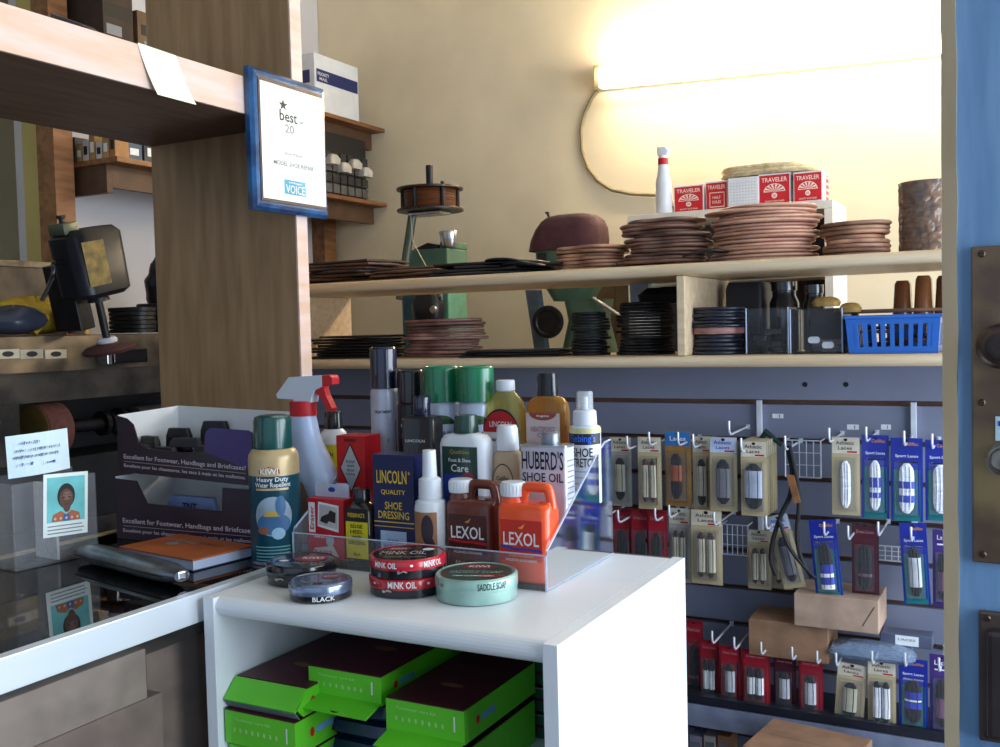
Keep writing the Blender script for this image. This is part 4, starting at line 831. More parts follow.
# ================================================================ hooks
def hook_mesh():
    b = B(); b.box(-.004, .004, -.0015, 0, -.006, .004, WIRE)
    pts = [(0, -.001, 0), (0, -.03, -.001), (0, -.08, -.002), (0, -.125, -.003), (0, -.136, -.002), (0, -.1425, .003), (0, -.1445, .010), (0, -.1445, .024)]
    b.tube(pts, .0021, WIRE, 8)
    return b
HK = tag(hook_mesh().go('display_hook'), 'x', 'hook')
hooks = {}
first = [True]
def hook(px, py, group, label):
    """px,py: the upturned tip"""
    q = onY(px, py, SY - .1445)
    if first[0]: o = HK; first[0] = False
    else: o = HK.copy(); COL.objects.link(o)
    o.location = (q.x, SY - .0002, q.z - .020); o['label'] = label; o['group'] = group
    return o
row1 = [(627, 438), (649, 434), (678, 434), (693, 436), (729, 423), (741, 440), (785, 438), (829, 430), (866, 429), (904, 433), (932, 436)]
row2 = [(603, 506), (618, 512), (655, 510), (669, 507), (714, 514), (766, 518), (824, 524), (848, 528), (878, 524), (911, 529), (944, 532)]
row3 = [(712, 633), (734, 639), (761, 644), (792, 649), (817, 653), (836, 655), (872, 653), (905, 655), (939, 660)]
for r_, g_ in ((row1, 'upper'), (row2, 'middle'), (row3, 'lowest')):
    for px, py in r_: hook(px, py, g_ + ' row of hooks', 'white wire display hook in the %s row on the slatted panel' % g_)
# ================================================================ lace packs
TEAL = mat('teal_card', (16, 118, 124), .35, var=.05); RBLUE = mat('royal_blue_card', (26, 42, 150), .3, var=.05, coat=.2); BEIGE = mat('beige_card', (186, 168, 132), .4, var=.06, scale=8, coat=.2)
AMB = mat('amber_card', (160, 116, 56), .4, coat=.2); REDC = mat('deep_red_card', (128, 18, 34), .35, coat=.2); MARC = mat('dark_maroon_card', (66, 18, 34), .35, coat=.2); PURC = mat('purple_card', (66, 40, 120), .35, coat=.2); GREYC = mat('pale_grey_pack', (170, 166, 158), .4, coat=.2)
def lacem(name, a, b_=None): return mat(name, a, .8, scale=60, stretch=(1, 1, 4), rgb2=b_ or tuple(int(x * .75) for x in a), bump=.4)
LW = lacem('white_lace', (248, 248, 252), (214, 216, 226)); LC = lacem('cream_lace', (196, 190, 160)); LB = lacem('black_lace', (24, 22, 26)); LG = lacem('grey_lace', (120, 120, 126)); LBR = lacem('brown_lace', (74, 44, 36))
BAND = mat('blue_band', (40, 60, 180), .5); WB = mat('white_band', (244, 246, 252), .5); ORB = mat('orange_band', (176, 84, 40), .5)
def lace(b, cx, z0, z1, w, y, lm, bands=(), wrap=None):
    """a folded hank of shoe lace: rounded ends, strands, paper bands"""
    n = 10; rings = []
    for i in range(n + 1):
        s_ = i / n; q = max(.35, (1 - abs(2 * s_ - 1) ** 6) ** .5); z = z0 + (z1 - z0) * s_
        rings.append([(cx + w / 2 * q * math.cos(2 * PI * j / 14), y - .004 + .004 * q * math.sin(2 * PI * j / 14), z) for j in range(14)])
    b.loft(rings, lm)
    for k in range(1, 4):
        xx = cx - w / 2 + w * k / 4; b.tube([(xx, y - .0082, z0 + .004), (xx + .001, y - .0084, (z0 + z1) / 2), (xx, y - .0082, z1 - .004)], .0008, lm, 5)
    for a, e, m in bands:
        za, ze = z0 + (z1 - z0) * a, z0 + (z1 - z0) * e
        b.loft([[(cx + (w / 2 + .0006) * math.cos(2 * PI * j / 16), y - .004 + .0054 * math.sin(2 * PI * j / 16), z) for j in range(16)] for z in (za, ze)], m)
def pack(label, pxL, pxR, pyT, pyB, kind, Y=1.925, tilt=0, group=None, name='shoelace_pack', yaw=0):
    q = onY((pxL + pxR) / 2, pyT, Y); qb = onY((pxL + pxR) / 2, pyB, Y); ql_ = onY(pxL, (pyT + pyB) / 2, Y); qr = onY(pxR, (pyT + pyB) / 2, Y)
    w, h = (qr.x - ql_.x) * .97, q.z - qb.z
    t = thing(name, label, 'shoelaces', (q.x, Y, qb.z), 0, group)
    if tilt or yaw: t.rotation_euler = (0, R_(tilt), R_(yaw))
    card = dict(b=BEIGE, w=BEIGE, a=AMB, t=TEAL, g=GREYC, r=REDC, m=MARC, p=PURC, n=RBLUE)[kind[0]]
    b = B(); b.box(-w / 2, w / 2, 0, .0012, 0, h, card); mp = front(0)
    hz = h * .80
    if kind[0] in 'bgw':
        b.rect(-w * .48, w * .48, h * .79, h * .99, mat('cream_header', (214, 206, 186), .4) if kind[0] != 'w' else mat('pale_blue_header', (196, 208, 236), .4), mp); tc = ink('brown_print', (90, 50, 40)) if kind[0] != 'w' else BLUEI
        b.text('Athletic', -w * .02, h * .925, w * .66, h * .05, tc, mp); b.text('Laces', -w * .02, h * .86, w * .5, h * .045, tc, mp); b.rect(w * .05, w * .4, h * .80, h * .822, RED, mp, .0006)
    elif kind[0] == 'a': b.rect(-w * .48, w * .48, h * .80, h * .99, mat('sky_header', (50, 120, 190), .4), mp); b.text('Laces', 0, h * .9, w * .6, h * .06, WHITE, mp)
    elif kind[0] == 't':
        b.rect(-w * .5, w * .5, h * .62, h, RBLUE, mp); b.rect(-w * .5, -w * .42, 0, h * .62, RBLUE, mp); b.rect(w * .42, w * .5, 0, h * .62, RBLUE, mp)
        b.text('Cadillac', w * .12, h * .93, w * .5, h * .04, ink('orange_gold_print', (206, 140, 60)), mp); b.text('Sport Laces', 0, h * .78, w * .72, h * .045, WHITE, mp); b.rect(-w * .3, w * .36, h * .70, h * .72, mat('pale_blue_print', (176, 200, 232), .5), mp)
    elif kind[0] in 'rm': b.rect(-w * .44, w * .44, h * .05, h * .95, mat('red_panel_print', (156, 24, 44), .35) if kind[0] == 'r' else mat('maroon_panel_print', (84, 24, 40), .35), mp); b.text('Dress Laces', 0, h * .88, w * .66, h * .045, ink('dull_pink_print', (190, 130, 130)), mp)
    elif kind[0] == 'p': b.text('Laces', 0, h * .9, w * .6, h * .06, WHITE, mp); b.rect(-w * .3, w * .3, h * .8, h * .82, WHITE, mp)
    b.disc(0, h * .965, w * .07, w * .05, BLACK, mp, .001, 12)
    b.go('backing_card', t)
    lz0, lz1 = h * .10, h * .70
    k = kind[1:]
    def one(cx, lw, lm, bands=()):
        bb = B(); lace(bb, cx, lz0, lz1, lw, -.0005, lm, bands); bb.go('lace_hank', t)
    if k == 'ww': [one(s_ * w * .16, w * .27, LB, [(.12, .86, WB)]) for s_ in (-1, 1)]
    elif k == 'cc': [one(s_ * w * .16, w * .27, LBR, [(.12, .86, mat('cream_band', (190, 184, 160), .6))]) for s_ in (-1, 1)]
    elif k == 'c': one(0, w * .46, LB, [(.2, .85, mat('cream_band', (190, 184, 160), .6))])
    elif k == 'g': one(.0, w * .5, LB, [(.15, .8, mat('grey_band', (118, 116, 124), .6))])
    elif k == 'G': one(.0, w * .66, LB, [(.25, .85, mat('silver_lace_wrap', (176, 184, 206), .5))])
    elif k == 'o': one(-w * .05, w * .42, LB, [(.4, .75, ORB)])
    elif k == 'w': one(0, w * .36, LW)
    elif k == 'wb': one(0, w * .48, LW, [(.22, .36, BAND), (.5, .64, BAND)])
    elif k == 'wf': one(0, w * .40, LW, [(.25, .36, BAND), (.46, .66, BAND)])
    elif k == 'wt': one(0, w * .5, LW)
    elif k == 'kb': one(0, w * .48, LB, [(.02, .12, WB), (.12, .28, BAND), (.28, .36, WB), (.36, .55, BAND)])
    elif k == 'kB': one(0, w * .56, LB, [(.35, .5, BAND), (.52, .56, WB), (.58, .74, BAND)])
    elif k == 'kw': one(0, w * .44, LB, [(.2, .8, mat('twisted_white_wrap', (206, 208, 214), .5))])
    elif k == 'kp': one(0, w * .5, LB, [(.2, .6, mat('dull_pink_wrap', (120, 80, 110), .5))])
    elif k == 'k': one(0, w * .5, LB, [(.3, .36, mat('dull_pink_wrap', (120, 80, 110), .5))])
    elif k == 'rw': [one(s_ * w * .15, w * .26, LB, [(.2, .7, WB)]) for s_ in (-1, 1)]
    b = B(); b.loft([[(x, y, z) for x, z in ((-w * .40 + i_, h * .07 + i_), (w * .40 - i_, h * .07 + i_), (w * .40 - i_, h * .74 - i_), (-w * .40 + i_, h * .74 - i_))] for y, i_ in ((-.0002, 0), (-.012, .002))][::-1], PACK, False); b.go('blister', t)
    return t
pack('dim beige lace pack with mixed dark laces, first at the left of the upper row', 609, 631, 437, 506, 'gc', 1.955)
pack('beige pack of two cream banded laces, hung left of the blue headed pack', 637, 661, 437, 509, 'bcc')
pack('amber lace pack with sky blue header and orange banded lace', 664, 691, 431, 506, 'ao', 1.94)
pack('narrow beige pack of one cream lace, right of the amber pack', 692, 711, 436, 512, 'bc', 1.94)
pack('grey lace pack with pale blue Athletic Laces header in the upper row', 709, 737, 437, 511, 'wg', 1.915)
for i in range(6):
    Yi = 1.905 + .0165 * i
    pt = pack('silver wrapped lace pack hung at the front of a thick stack on one hook' if i == 0 else 'lace pack hung behind the silver wrapped one, only its edge showing', 740, 767, 441, 516, 'bG', 1.905, group=None if i == 0 else 'packs behind the silver wrapped pack')
    pt.location.y = Yi
pack('beige lace pack holding one white lace, left of the blue packs', 831, 860, 437, 515, 'bw')
pack('blue and teal pack with a frayed white lace and blue bands', 861, 889, 435, 518, 'twf', 1.93)
pack('blue and teal pack with an oval white lace banded in blue', 890, 923, 438, 521, 'twb')
pack('blue and teal pack with a plain twisted white lace beside the door', 924.5, 957, 440, 521, 'twt', 1.93)
# middle row
for i, (a, e) in enumerate(((597, 616), (612, 632), (630, 650), (647, 667))):
    pack('dark red lace pack hung in the middle row beyond the white cabinet', a, e, 507 + i, 580 + i, 'rk', 1.93 + .012 * (3 - i), group='red packs beyond the cabinet')
pack('dim pale pack of two cream laces in the middle row, right of the red packs', 668, 690, 508, 582, 'gcc', 1.94)
pack('wide beige pack of two cream wrapped laces near the cabinet corner', 690, 722, 510, 584, 'bcc', 1.92)
pack('dim beige pack of two laces with a maroon top, left of the black strap', 747, 771, 530, 589, 'bcc', 1.965)
pack('dim beige pack of two laces partly behind the black strap', 771, 793, 530, 589, 'bcc', 1.975)
pack('tilted pale lace pack hanging crookedly above the cardboard boxes', 783, 806, 514, 588, 'wg', 1.935, tilt=-14)
pack('blue and teal pack with a black lace in blue bands, over the cardboard box', 815, 843, 520, 597, 'tkb', 1.925, tilt=-5)
pack('dark maroon pack of black laces between two blue packs', 851, 879, 523, 596, 'mk', 1.95)
pack('blue and teal pack with one black lace in a twisted white wrap', 903, 931, 523, 604, 'tkw', 1.925, tilt=-3)
pack('dark purple lace pack beside the door in the middle row', 932, 956, 530, 607, 'pkp', 1.93)
# lowest row
pack('dark red pack edge-on at the left end of the lowest row', 684, 703, 620, 699, 'rk', 1.965)
pack('deep red pack of two grey laces in the lowest row, left end', 699, 719, 640, 701, 'rrw', 1.945)
pack('red pack with one pale wrapped lace, second kind in the lowest row', 719, 741, 646, 703, 'rkw', 1.93)
pack('bright red pack of two white wrapped laces in the lowest row', 741, 770, 650, 705, 'rrw', 1.925)
pack('maroon pack with a single grey lace in the lowest row', 773, 796, 655, 709, 'mkw', 1.94)
pack('dark red pack under the cardboard boxes, left of the crooked beige pack', 798, 823, 657, 716, 'rkw', 1.93)
pack('beige pack with black and cream laces leaning slightly in the lowest row', 833, 863, 663, 723, 'bc', 1.925, tilt=4)
pack('beige pack of two white laces with black ends in the lowest row', 867, 896, 661, 728, 'bww', 1.92)
pack('royal blue pack with a black lace in broad blue bands in the lowest row', 898, 928, 659, 729, 'tkB', 1.92)
pack('violet pack with dim laces beside the door in the lowest row', 929, 955, 655, 734, 'pkp', 1.92)
# black strap with tag
b = B(); pts = [onY(x, y, 1.915) for x, y in ((787, 446), (792, 470), (790, 495), (781, 515), (773, 540), (771, 560), (776, 575))]
b.tube(smooth(pts), .0045, mat('black_webbing', (26, 24, 26), .7, bump=.3, scale=80), 8)
pts = [onY(x, y, 1.91) for x, y in ((790, 446), (797, 480), (799, 505), (797, 530), (800, 555), (812, 578))]
b.tube(smooth(pts), .0042, mat('black_webbing', (26, 24, 26), .7, bump=.3, scale=80), 8)
pts = [onY(x, y, 1.908) for x, y in ((779, 520), (788, 545), (800, 562), (815, 578))]
b.tube(smooth(pts), .0035, mat('black_webbing', (26, 24, 26), .7, bump=.3, scale=80), 8)
q = onY(791, 490, 1.905); b.prism([(q.x - .008, q.z + .03), (q.x + .006, q.z + .028), (q.x + .018, q.z - .022), (q.x + .006, q.z - .026)][::-1], 1.902, 1.905, BROWNWOOD, 'y')
tag(b.go('hanging_strap'), 'black webbing strap hanging in loops over the beige lace packs', 'strap')
# folded umbrellas / dark item above the silver pack
q = onY(766, 432, 1.97)
b = B(); b.tube([q + Vector((-.02, 0, -.03)), q + Vector((0, 0, 0)), q + Vector((.03, 0, -.025))], [.006, .008, .004], mat('dark_green_plastic', (24, 48, 44), .4), 8); tag(b.go('black_clip'), 'dark green clip sticking up behind the silver wrapped lace pack', 'clip')
# wire racks
def rack(px0, px1, py0, py1, label):
    a, e = onY(px0, py0, 1.99), onY(px1, py1, 1.99); b = B()
    w, h = e.x - a.x, a.z - e.z
    for i in range(6): b.tube([(w * i / 5, 0, 0), (w * i / 5, 0, h * .5), (w * i / 5, 0, h)], .0016 if i in (0, 5) else .001, WIRE, 6)
    for i in range(4): z = h * i / 3; b.tube([(0, 0, z), (w / 2, 0, z), (w, 0, z)], .0016 if i in (0, 3) else .001, WIRE, 6)
    for x in (0, w): b.tube([(x, 0, h), (x, .02, h), (x, SY - 1.9905, h)], .0016, WIRE, 6)
    tag(b.go('wire_rack', None, (a.x, 1.99, e.z)), label, 'rack')
rack(785, 821, 440, 478, 'white wire rack on the slatted panel left of the white lace pack'); rack(722, 748, 524, 556, 'dim white wire rack low on the panel beside the wide beige pack'); rack(872, 905, 545, 562, 'white wire rack half hidden between the maroon and blue packs')
# cardboard boxes on the panel
a, e = onY(793, 598, 1.90), onY(878, 632, 1.90)
zu = onY(835, 598, 1.90).z; zl = onY(835, 631, 1.90).z
b1 = onY(748, 625, 1.915); b2 = onY(828, 662, 1.915); zlo = onY(790, 660, 1.915).z
carton(((b1.x + b2.x) / 2, 1.97, zlo), b2.x - b1.x, .105, zl - zlo - .0005, 'brown cardboard box resting above the red lace packs, under another box', mat('brown_carton', (146, 110, 84), .85))
bx = carton(((a.x + e.x) / 2, 1.965, zl), e.x - a.x, .115, zu - zl, 'pale brown cardboard box with a creased corner, on top of another box', mat('pale_brown_carton', (176, 148, 128), .85))
qq = B().poly([((e.x - a.x) * .32, .012), ((e.x - a.x) * .46, (zu - zl) * .8), ((e.x - a.x) * .45, (zu - zl) * .82), ((e.x - a.x) * .31, .013)], mat('box_seam', (96, 72, 54), .8), front(-.0575)); qq.go('crease', bx)
b1, b2 = onY(766, 730, 1.86), onY(868, 745, 1.86); zt_ = onY(815, 727, 1.86).z
carton(((b1.x + b2.x) / 2, 1.785, zt_ - .14), b2.x - b1.x, .15, .14, 'brown cardboard box at the bottom edge, in front of the low ledge', mat('brown_carton', (146, 110, 84), .85), rz=R_(-8))
for k, (px, c_) in enumerate(((694, (160, 150, 170)), (708, (200, 190, 180)), (722, (176, 130, 90)))):
    q = onY(px, 738, 1.9); b = B(); b.box(-.012, .012, -.03, .03, -.06, .0, mat('small_box_%d' % k, c_, .6), .001); b.rect(-.009, .009, -.03, -.012, GREYI, front(-.03)); tag(b.go('small_carton', None, (q.x, 1.94, q.z)), ('mauve grey', 'cream', 'tan')[k] + ' small carton under the ledge beside the white cabinet', 'box')
# bags over the packs
q = onY(872, 655, 1.935); b = B(); random.seed(4)
b.body([(0, .14, .05, .012), (.008, .155, .06, .015), (.02, .14, .052, .015), (.028, .08, .03, .01)], clear('crumpled_film', (150, 170, 200), .45, .12), n=4); b.box(-.05, .0, -.027, -.025, .004, .016, mat('pale_teal_label', (120, 160, 170), .5))
tag(b.go('plastic_bag', None, (q.x, 1.935, q.z - .004)), 'crumpled clear plastic bag lying above the lowest beige packs', 'bag')
q = onY(906, 640, 1.95); b = B(); b.box(-.045, .045, -.02, .02, -.012, .012, mat('smoky_box', (84, 90, 112), .3), .002); b.box(-.018, .022, -.0205, -.020, -.009, .009, WHITE); b.text('LACES', .002, .002, .03, .004, GREYI, front(-.0205)); tag(b.go('label_box', None, (q.x, 1.965, q.z)), 'smoky grey flat box with a white label, right of the plastic bag', 'box')
# ================================================================ soles and sheets on the two shelves
def sole_poly(L, W):
    pts = []
    for i in range(40):
        t_ = 2 * PI * i / 40; c, s_ = math.cos(t_), math.sin(t_)
        wv = W / 2 * (1 - .22 * math.exp(-((c + .15) / .33) ** 2) + .08 * c)
        pts.append((L / 2 * c, wv * (abs(s_) ** .9) * (1 if s_ > 0 else -1) + .008 * c * c))
    return pts
def sole_mesh(L, W, th, m, bow=.0, seedv=0, kind='sole'):
    rnd = random.Random(seedv); pa, pb, pc_, pd = rnd.uniform(.02, .05), rnd.uniform(0, 6), rnd.uniform(.02, .05), rnd.uniform(0, 6)
    if kind == 'sole': P2 = sole_poly(L, W)
    elif kind == 'round': P2 = [(L / 2 * math.cos(2 * PI * i / 36) * (1 + pa * math.sin(4 * PI * i / 36 + pb) + pc_ * math.sin(6 * PI * i / 36 + pd)), W / 2 * math.sin(2 * PI * i / 36) * (1 + pc_ * math.sin(4 * PI * i / 36 + pd))) for i in range(36)]
    else: P2 = [(L / 2 * x + rnd.uniform(-.02, .02), W / 2 * y + rnd.uniform(-.02, .02)) for x, y in ((-1, -1), (0, -1.05), (1, -.9), (1.03, 0), (.95, 1), (0, 1.03), (-1, .95), (-1.04, 0))]
    n = len(P2); b = B(); f = lambda x, y: bow * (1 - 1 * (x / (L / 2)) ** 2) - bow
    rings = []
    for sc, dz in ((0.02, 0), (.5, 0), (.97, 0), (1, th * .3), (1, th * .7), (.97, th), (.5, th), (.02, th)):
        rings.append([(x * sc, y * sc, dz + f(x * sc, y * sc) + bow) for x, y in P2])
    b.loft(rings, m); return b
def pile(px0, px1, pyT, pyB, Y, zb, n, L, W, m, label, group, bow=0, jit=.010, rot=(0,), rj=9, kind='sole', name='leather_sole', cat='shoe sole', seedv=1, tiltmax=0, base0=None):
    rnd = random.Random(seedv); cx = onY((px0 + px1) / 2, pyT, Y).x; wid = onY(px1, pyT, Y).x - onY(px0, pyT, Y).x
    zt_ = onY((px0 + px1) / 2, pyT, Y).z; H = zt_ - zb; pitch = H / n; th = pitch * .84
    protos = []
    for k in range(min(5, n)):
        protos.append(sole_mesh(L * wid * (1 - .035 * k), W * (1 - .03 * k), th, m, bow, seedv * 7 + k, kind).go(name))
    for i in range(n):
        o = protos[i] if i < len(protos) else protos[rnd.randrange(len(protos))].copy()
        if i >= len(protos): COL.objects.link(o)
        o.location = (cx + rnd.uniform(-jit, jit), Y + rnd.uniform(-jit, jit) * .6, zb + .0004 + i * pitch); o.rotation_euler = (R_(rnd.uniform(-.5, .5)) if n > 4 and kind != 'sheet' and i else 0, R_(rnd.uniform(-.6, .6)) if n > 4 and kind != 'sheet' and i else 0, R_(rot[i % len(rot)] + rnd.uniform(-rj, rj)))
        tag(o, label, cat, group)
YS = 1.985
pile(312, 388, 262, 284, 1.975, UT, 7, 1.0, .15, DLEATHER, 'dark brown leather sole in the flat heap at the left end of the upper shelf', 'dark soles at the left end', bow=.0, jit=.02, seedv=2, kind='sheet', rj=12)
pile(392, 470, 267, 281, 1.975, UT, 4, 1.0, .16, DLEATHER, 'dark leather sheet in the low heap beside the green machine head', 'sheets by the green machine', kind='sheet', jit=.02, seedv=3)
pile(455, 556, 262, 277, 1.97, UT, 4, .9, .16, RUBBER, 'black rubber sheet in the low heap on the upper shelf middle', 'black sheets on the upper shelf', kind='sheet', jit=.03, seedv=4)
pile(553, 626, 247, 269, 1.98, UT, 7, 1.0, .14, LEATHER, 'tan leather sole in the low pile in front of the maroon cover', 'soles before the maroon cover', kind='sole', jit=.006, seedv=5)
pile(617, 712, 220, 264, 1.98, UT, 13, .92, .15, mat('red_brown_sole_leather', (142, 102, 84), .6, scale=14, rgb2=(98, 68, 58), osc=True), 'red brown leather sole in the loose pile under the spray bottle', 'soles under the spray bottle', kind='sole', jit=.016, rj=16, seedv=6)
pile(708, 822, 207, 257, 1.99, UT, 15, .95, .17, mat('pinkish_sole_leather', (214, 168, 142), .6, scale=14, rgb2=(176, 128, 108), osc=True), 'pinkish tan leather sole in the tallest pile, in front of the red cartons', 'tallest pile of soles', kind='round', jit=.010, rj=20, seedv=7)
pile(820, 891, 223, 249, 1.985, UT, 8, 1.0, .13, LEATHER, 'tan leather sole in the short pile left of the plastic wrapped stack', 'soles by the wrapped stack', kind='round', jit=.004, seedv=8)
# loose dark pieces leaning
for (px, py, rz, ry, L, lab) in ((505, 258, 12, 10, .10, 'curled black rubber strip lying on the left of the maroon cover'), (520, 262, -5, 4, .11, 'flat black rubber strip beside the maroon cover'), (705, 250, 20, -8, .09, 'black leather offcut between the two big sole piles')):
    q = onY(px, py, 1.90); b = sole_mesh(L, .05, .004, RUBBER, .006, 3); o = b.go('rubber_offcut', None, (q.x, 1.905, max(q.z - .01, UT + .012)), R_(rz)); o.rotation_euler.y = R_(ry) * .5; tag(o, lab, 'rubber piece')
# lower shelf
pile(398, 482, 319, 356, 2.0, LT, 11, .92, .13, mat('mauve_sole_leather', (176, 134, 122), .6, scale=14, rgb2=(130, 92, 84), osc=True), 'mauve brown leather sole in the spread pile on the lower shelf', 'soles on the lower shelf', kind='sole', jit=.014, rj=12, seedv=9)
pile(326, 398, 335, 366, 1.985, LT, 8, 1.0, .16, RUBBER, 'black rubber sheet in the heap at the left end of the lower shelf', 'black sheets on the lower shelf left', kind='sheet', jit=.015, seedv=10, rj=8)
pile(478, 568, 349, 360, 1.96, LT, 3, .95, .16, RUBBER, 'black rubber sheet in the thin heap in the lower shelf middle', 'thin black sheets on the lower shelf', kind='sheet', jit=.012, seedv=11)
pile(572, 608, 312, 357, 1.99, LT, 14, 1.0, .09, RUBBER, 'black rubber heel blank in the left stack under the divider bay', 'left stack of black heels', kind='round', jit=.003, seedv=12, name='heel_blank', cat='heel')
pile(616, 672, 302, 357, 2.0, LT, 17, 1.0, .11, RUBBER, 'black rubber heel blank in the tall stack left of the divider', 'tall stack of black heels', kind='sole', jit=.003, seedv=13, rj=4, name='heel_blank', cat='heel')
BLR = mat('blue_black_rubber', (24, 28, 44), .45, scale=20)
q = (690, 745)
pile(690, 745, 334, 354, 1.935, LT, 5, 1.0, .10, BLR, 'blue black rubber sole below the tan one, right of the divider', 'lower soles right of the divider', kind='round', jit=.002, seedv=14, rj=3)
zt_ = onY(717, 334, 1.935).z
o = sole_mesh((onY(745, 330, 1.935).x - onY(691, 330, 1.935).x), .1, .012, mat('dull_pink_sole', (150, 104, 98), .6), 0, 5, 'round').go('leather_sole', None, (onY(717.5, 330, 1.935).x, 1.935, zt_ + .0006)); tag(o, 'dull pink sole sandwiched in the black stack right of the divider', 'shoe sole')
pile(688, 746, 307, 327, 1.935, zt_ + .013, 6, 1.0, .10, BLR, 'blue black rubber sole above the tan one, right of the divider', 'upper soles right of the divider', kind='round', jit=.004, seedv=15, rj=6)
# clear bins
CB = clear('bin_plastic', alpha=.015, ior=1.1)
def bin_(px0, px1, pyT, Y, label, fill, seedv):
    a, e = onY(px0, 352, Y), onY(px1, 352, Y); w = e.x - a.x; h = onY((px0 + px1) / 2, pyT, Y).z - LT; d = .12
    t = thing('clear_bin', label, 'bin', ((a.x + e.x) / 2, Y + d / 2, LT + .0005)); b = B(); th = .0025
    for x in (-w / 2, w / 2 - th): b.box(x, x + th, -d / 2, d / 2, 0, h, CB)
    b.box(-w / 2 + th, w / 2 - th, -d / 2, -d / 2 + th, 0, h, CB).box(-w / 2 + th, w / 2 - th, d / 2 - th, d / 2, 0, h, CB).box(-w / 2 + th, w / 2 - th, -d / 2 + th, d / 2 - th, 0, th, CB); b.go('shell', t)
    b = B()
    for x in (-w / 2 + .001, w / 2 - .001): B().tube([(x, -d / 2, .001), (x, -d / 2, h / 2), (x, -d / 2, h)], .0015, EDGEC, 6).go('corner_edge', t)
    rnd = random.Random(seedv)
    for i in range(fill[1]):
        m = fill[0]; r = rnd.uniform(.009, .013); o = B().body([(0, r * 2.4, r * 1.9, .006), (.008, r * 2.4, r * 1.9, .006), (.010, r * 2.1, r * 1.6, .006)], m, n=4).go('heel_tip', None, ((a.x + e.x) / 2 + rnd.uniform(-w / 2 + .022, w / 2 - .022), Y + d / 2 + (-.03 + .03 * (i % 3)), LT + .004 + .0112 * (i // 3)), rnd.uniform(-.3, .3)); tag(o, fill[2], 'heel tip', fill[3])
bin_(746, 789, 308, 1.90, 'clear plastic bin of black pieces, left one beside the black stack', (RUBBER, 12, 'small black heel tip inside the left clear bin', 'tips in the left bin'), 1)
bin_(790, 843, 309, 1.885, 'clear plastic bin with pale pieces, left of the blue basket', (LG, 6, 'grey lace end piece inside the clear bin beside the blue basket', 'pieces in the right bin'), 2)
for k, (px, py) in enumerate(((817, 338), (831, 343))):
    q = onY(px, py, 1.92); b = B(); b.body([(0, .02, .012, .005), (.006, .02, .012, .005)], mat('white_foam', (216, 220, 226), .6), n=5); o = b.go('white_tip', None, (q.x, 1.905, q.z - .003)); o.rotation_euler = (R_(90), 0, R_(0)); o.location.y = 1.893; tag(o, ('oval', 'round')[k] + ' white tip pressed on the front inside of the clear bin', 'heel tip')
# blue basket
a, e = onY(849, 350, 1.87), onY(938, 350, 1.87); w = e.x - a.x; h = onY(890, 317, 1.87).z - LT; d = .2
t = thing('blue_basket', 'bright blue slotted plastic basket at the right end of the lower shelf', 'basket', ((a.x + e.x) / 2, 1.87 + d / 2, LT + .0008))
BP = mat('blue_plastic', (40, 98, 182), .35, var=.03, coat=.3); b = B(); f = 1.05
def side(p0, p1, n_, yy=None):
    # slatted wall from p0 to p1 (bottom points), flaring outwards
    v0, v1 = Vector(p0), Vector(p1); out = lambda p, z: (p[0] * (1 + .07 * z / h), p[1] * (1 + .07 * z / h), z)
    def q4(s0, s1, z0, z1):
        A = v0.lerp(v1, s0); Bq = v0.lerp(v1, s1); k = .985
        o4 = [out(A, z0), out(Bq, z0), out(Bq, z1), out(A, z1)]; i4 = [(x * k, y * k, z) for x, y, z in o4]
        b.add(o4 + i4, [(0, 1, 2, 3), (7, 6, 5, 4), (0, 4, 5, 1), (1, 5, 6, 2), (2, 6, 7, 3), (3, 7, 4, 0)], BP)
    q4(0, 1, 0, h * .18); q4(0, 1, h * .80, h)
    for i in range(n_ + 1): c_ = i / n_; q4(max(0, c_ - .25 / n_ - (.06 if i in (0, n_) else 0)), min(1, c_ + .25 / n_ + (.06 if i in (0, n_) else 0)), h * .18, h * .80)
cs = [(-w / 2, -d / 2, 0), (w / 2, -d / 2, 0), (w / 2, d / 2, 0), (-w / 2, d / 2, 0)]
for i in range(4): side(cs[i], cs[(i + 1) % 4], 10 if i % 2 == 0 else 12)
b.box(-w / 2, w / 2, -d / 2, d / 2, 0, .003, BP); b.go('basket_body', t)
rim = [(c[0] * 1.07, c[1] * 1.07, h) for c in cs]; b = B(); b.tube([rim[0], rim[1], rim[2], rim[3], rim[0]], .0035, BP, 8); b.go('rim', t)
rnd = random.Random(5)
for i in range(7):
    bb = sole_mesh(rnd.uniform(.06, .09), .05, .006, RUBBER if i % 2 else DLEATHER, 0, i, 'round'); o = bb.go('heel_lift', None, ((a.x + e.x) / 2 + (-.045 + .03 * (i % 4)), 1.97 + (-.03 if i < 4 else .03), LT + .006 + .0072 * i), rnd.uniform(0, 3)); tag(o, 'dark heel lift lying inside the blue basket', 'heel lift', 'heel lifts in the basket')
o = sole_mesh(.20, .1, .007, mat('dull_brown_sole', (110, 76, 56), .6), .0, 3, 'sole').go('leather_sole', None, (onY(888, 314, 1.99).x, 2.0, LT + h + .0085), R_(5)); tag(o, 'dull brown sole laid across the top of the blue basket', 'shoe sole')
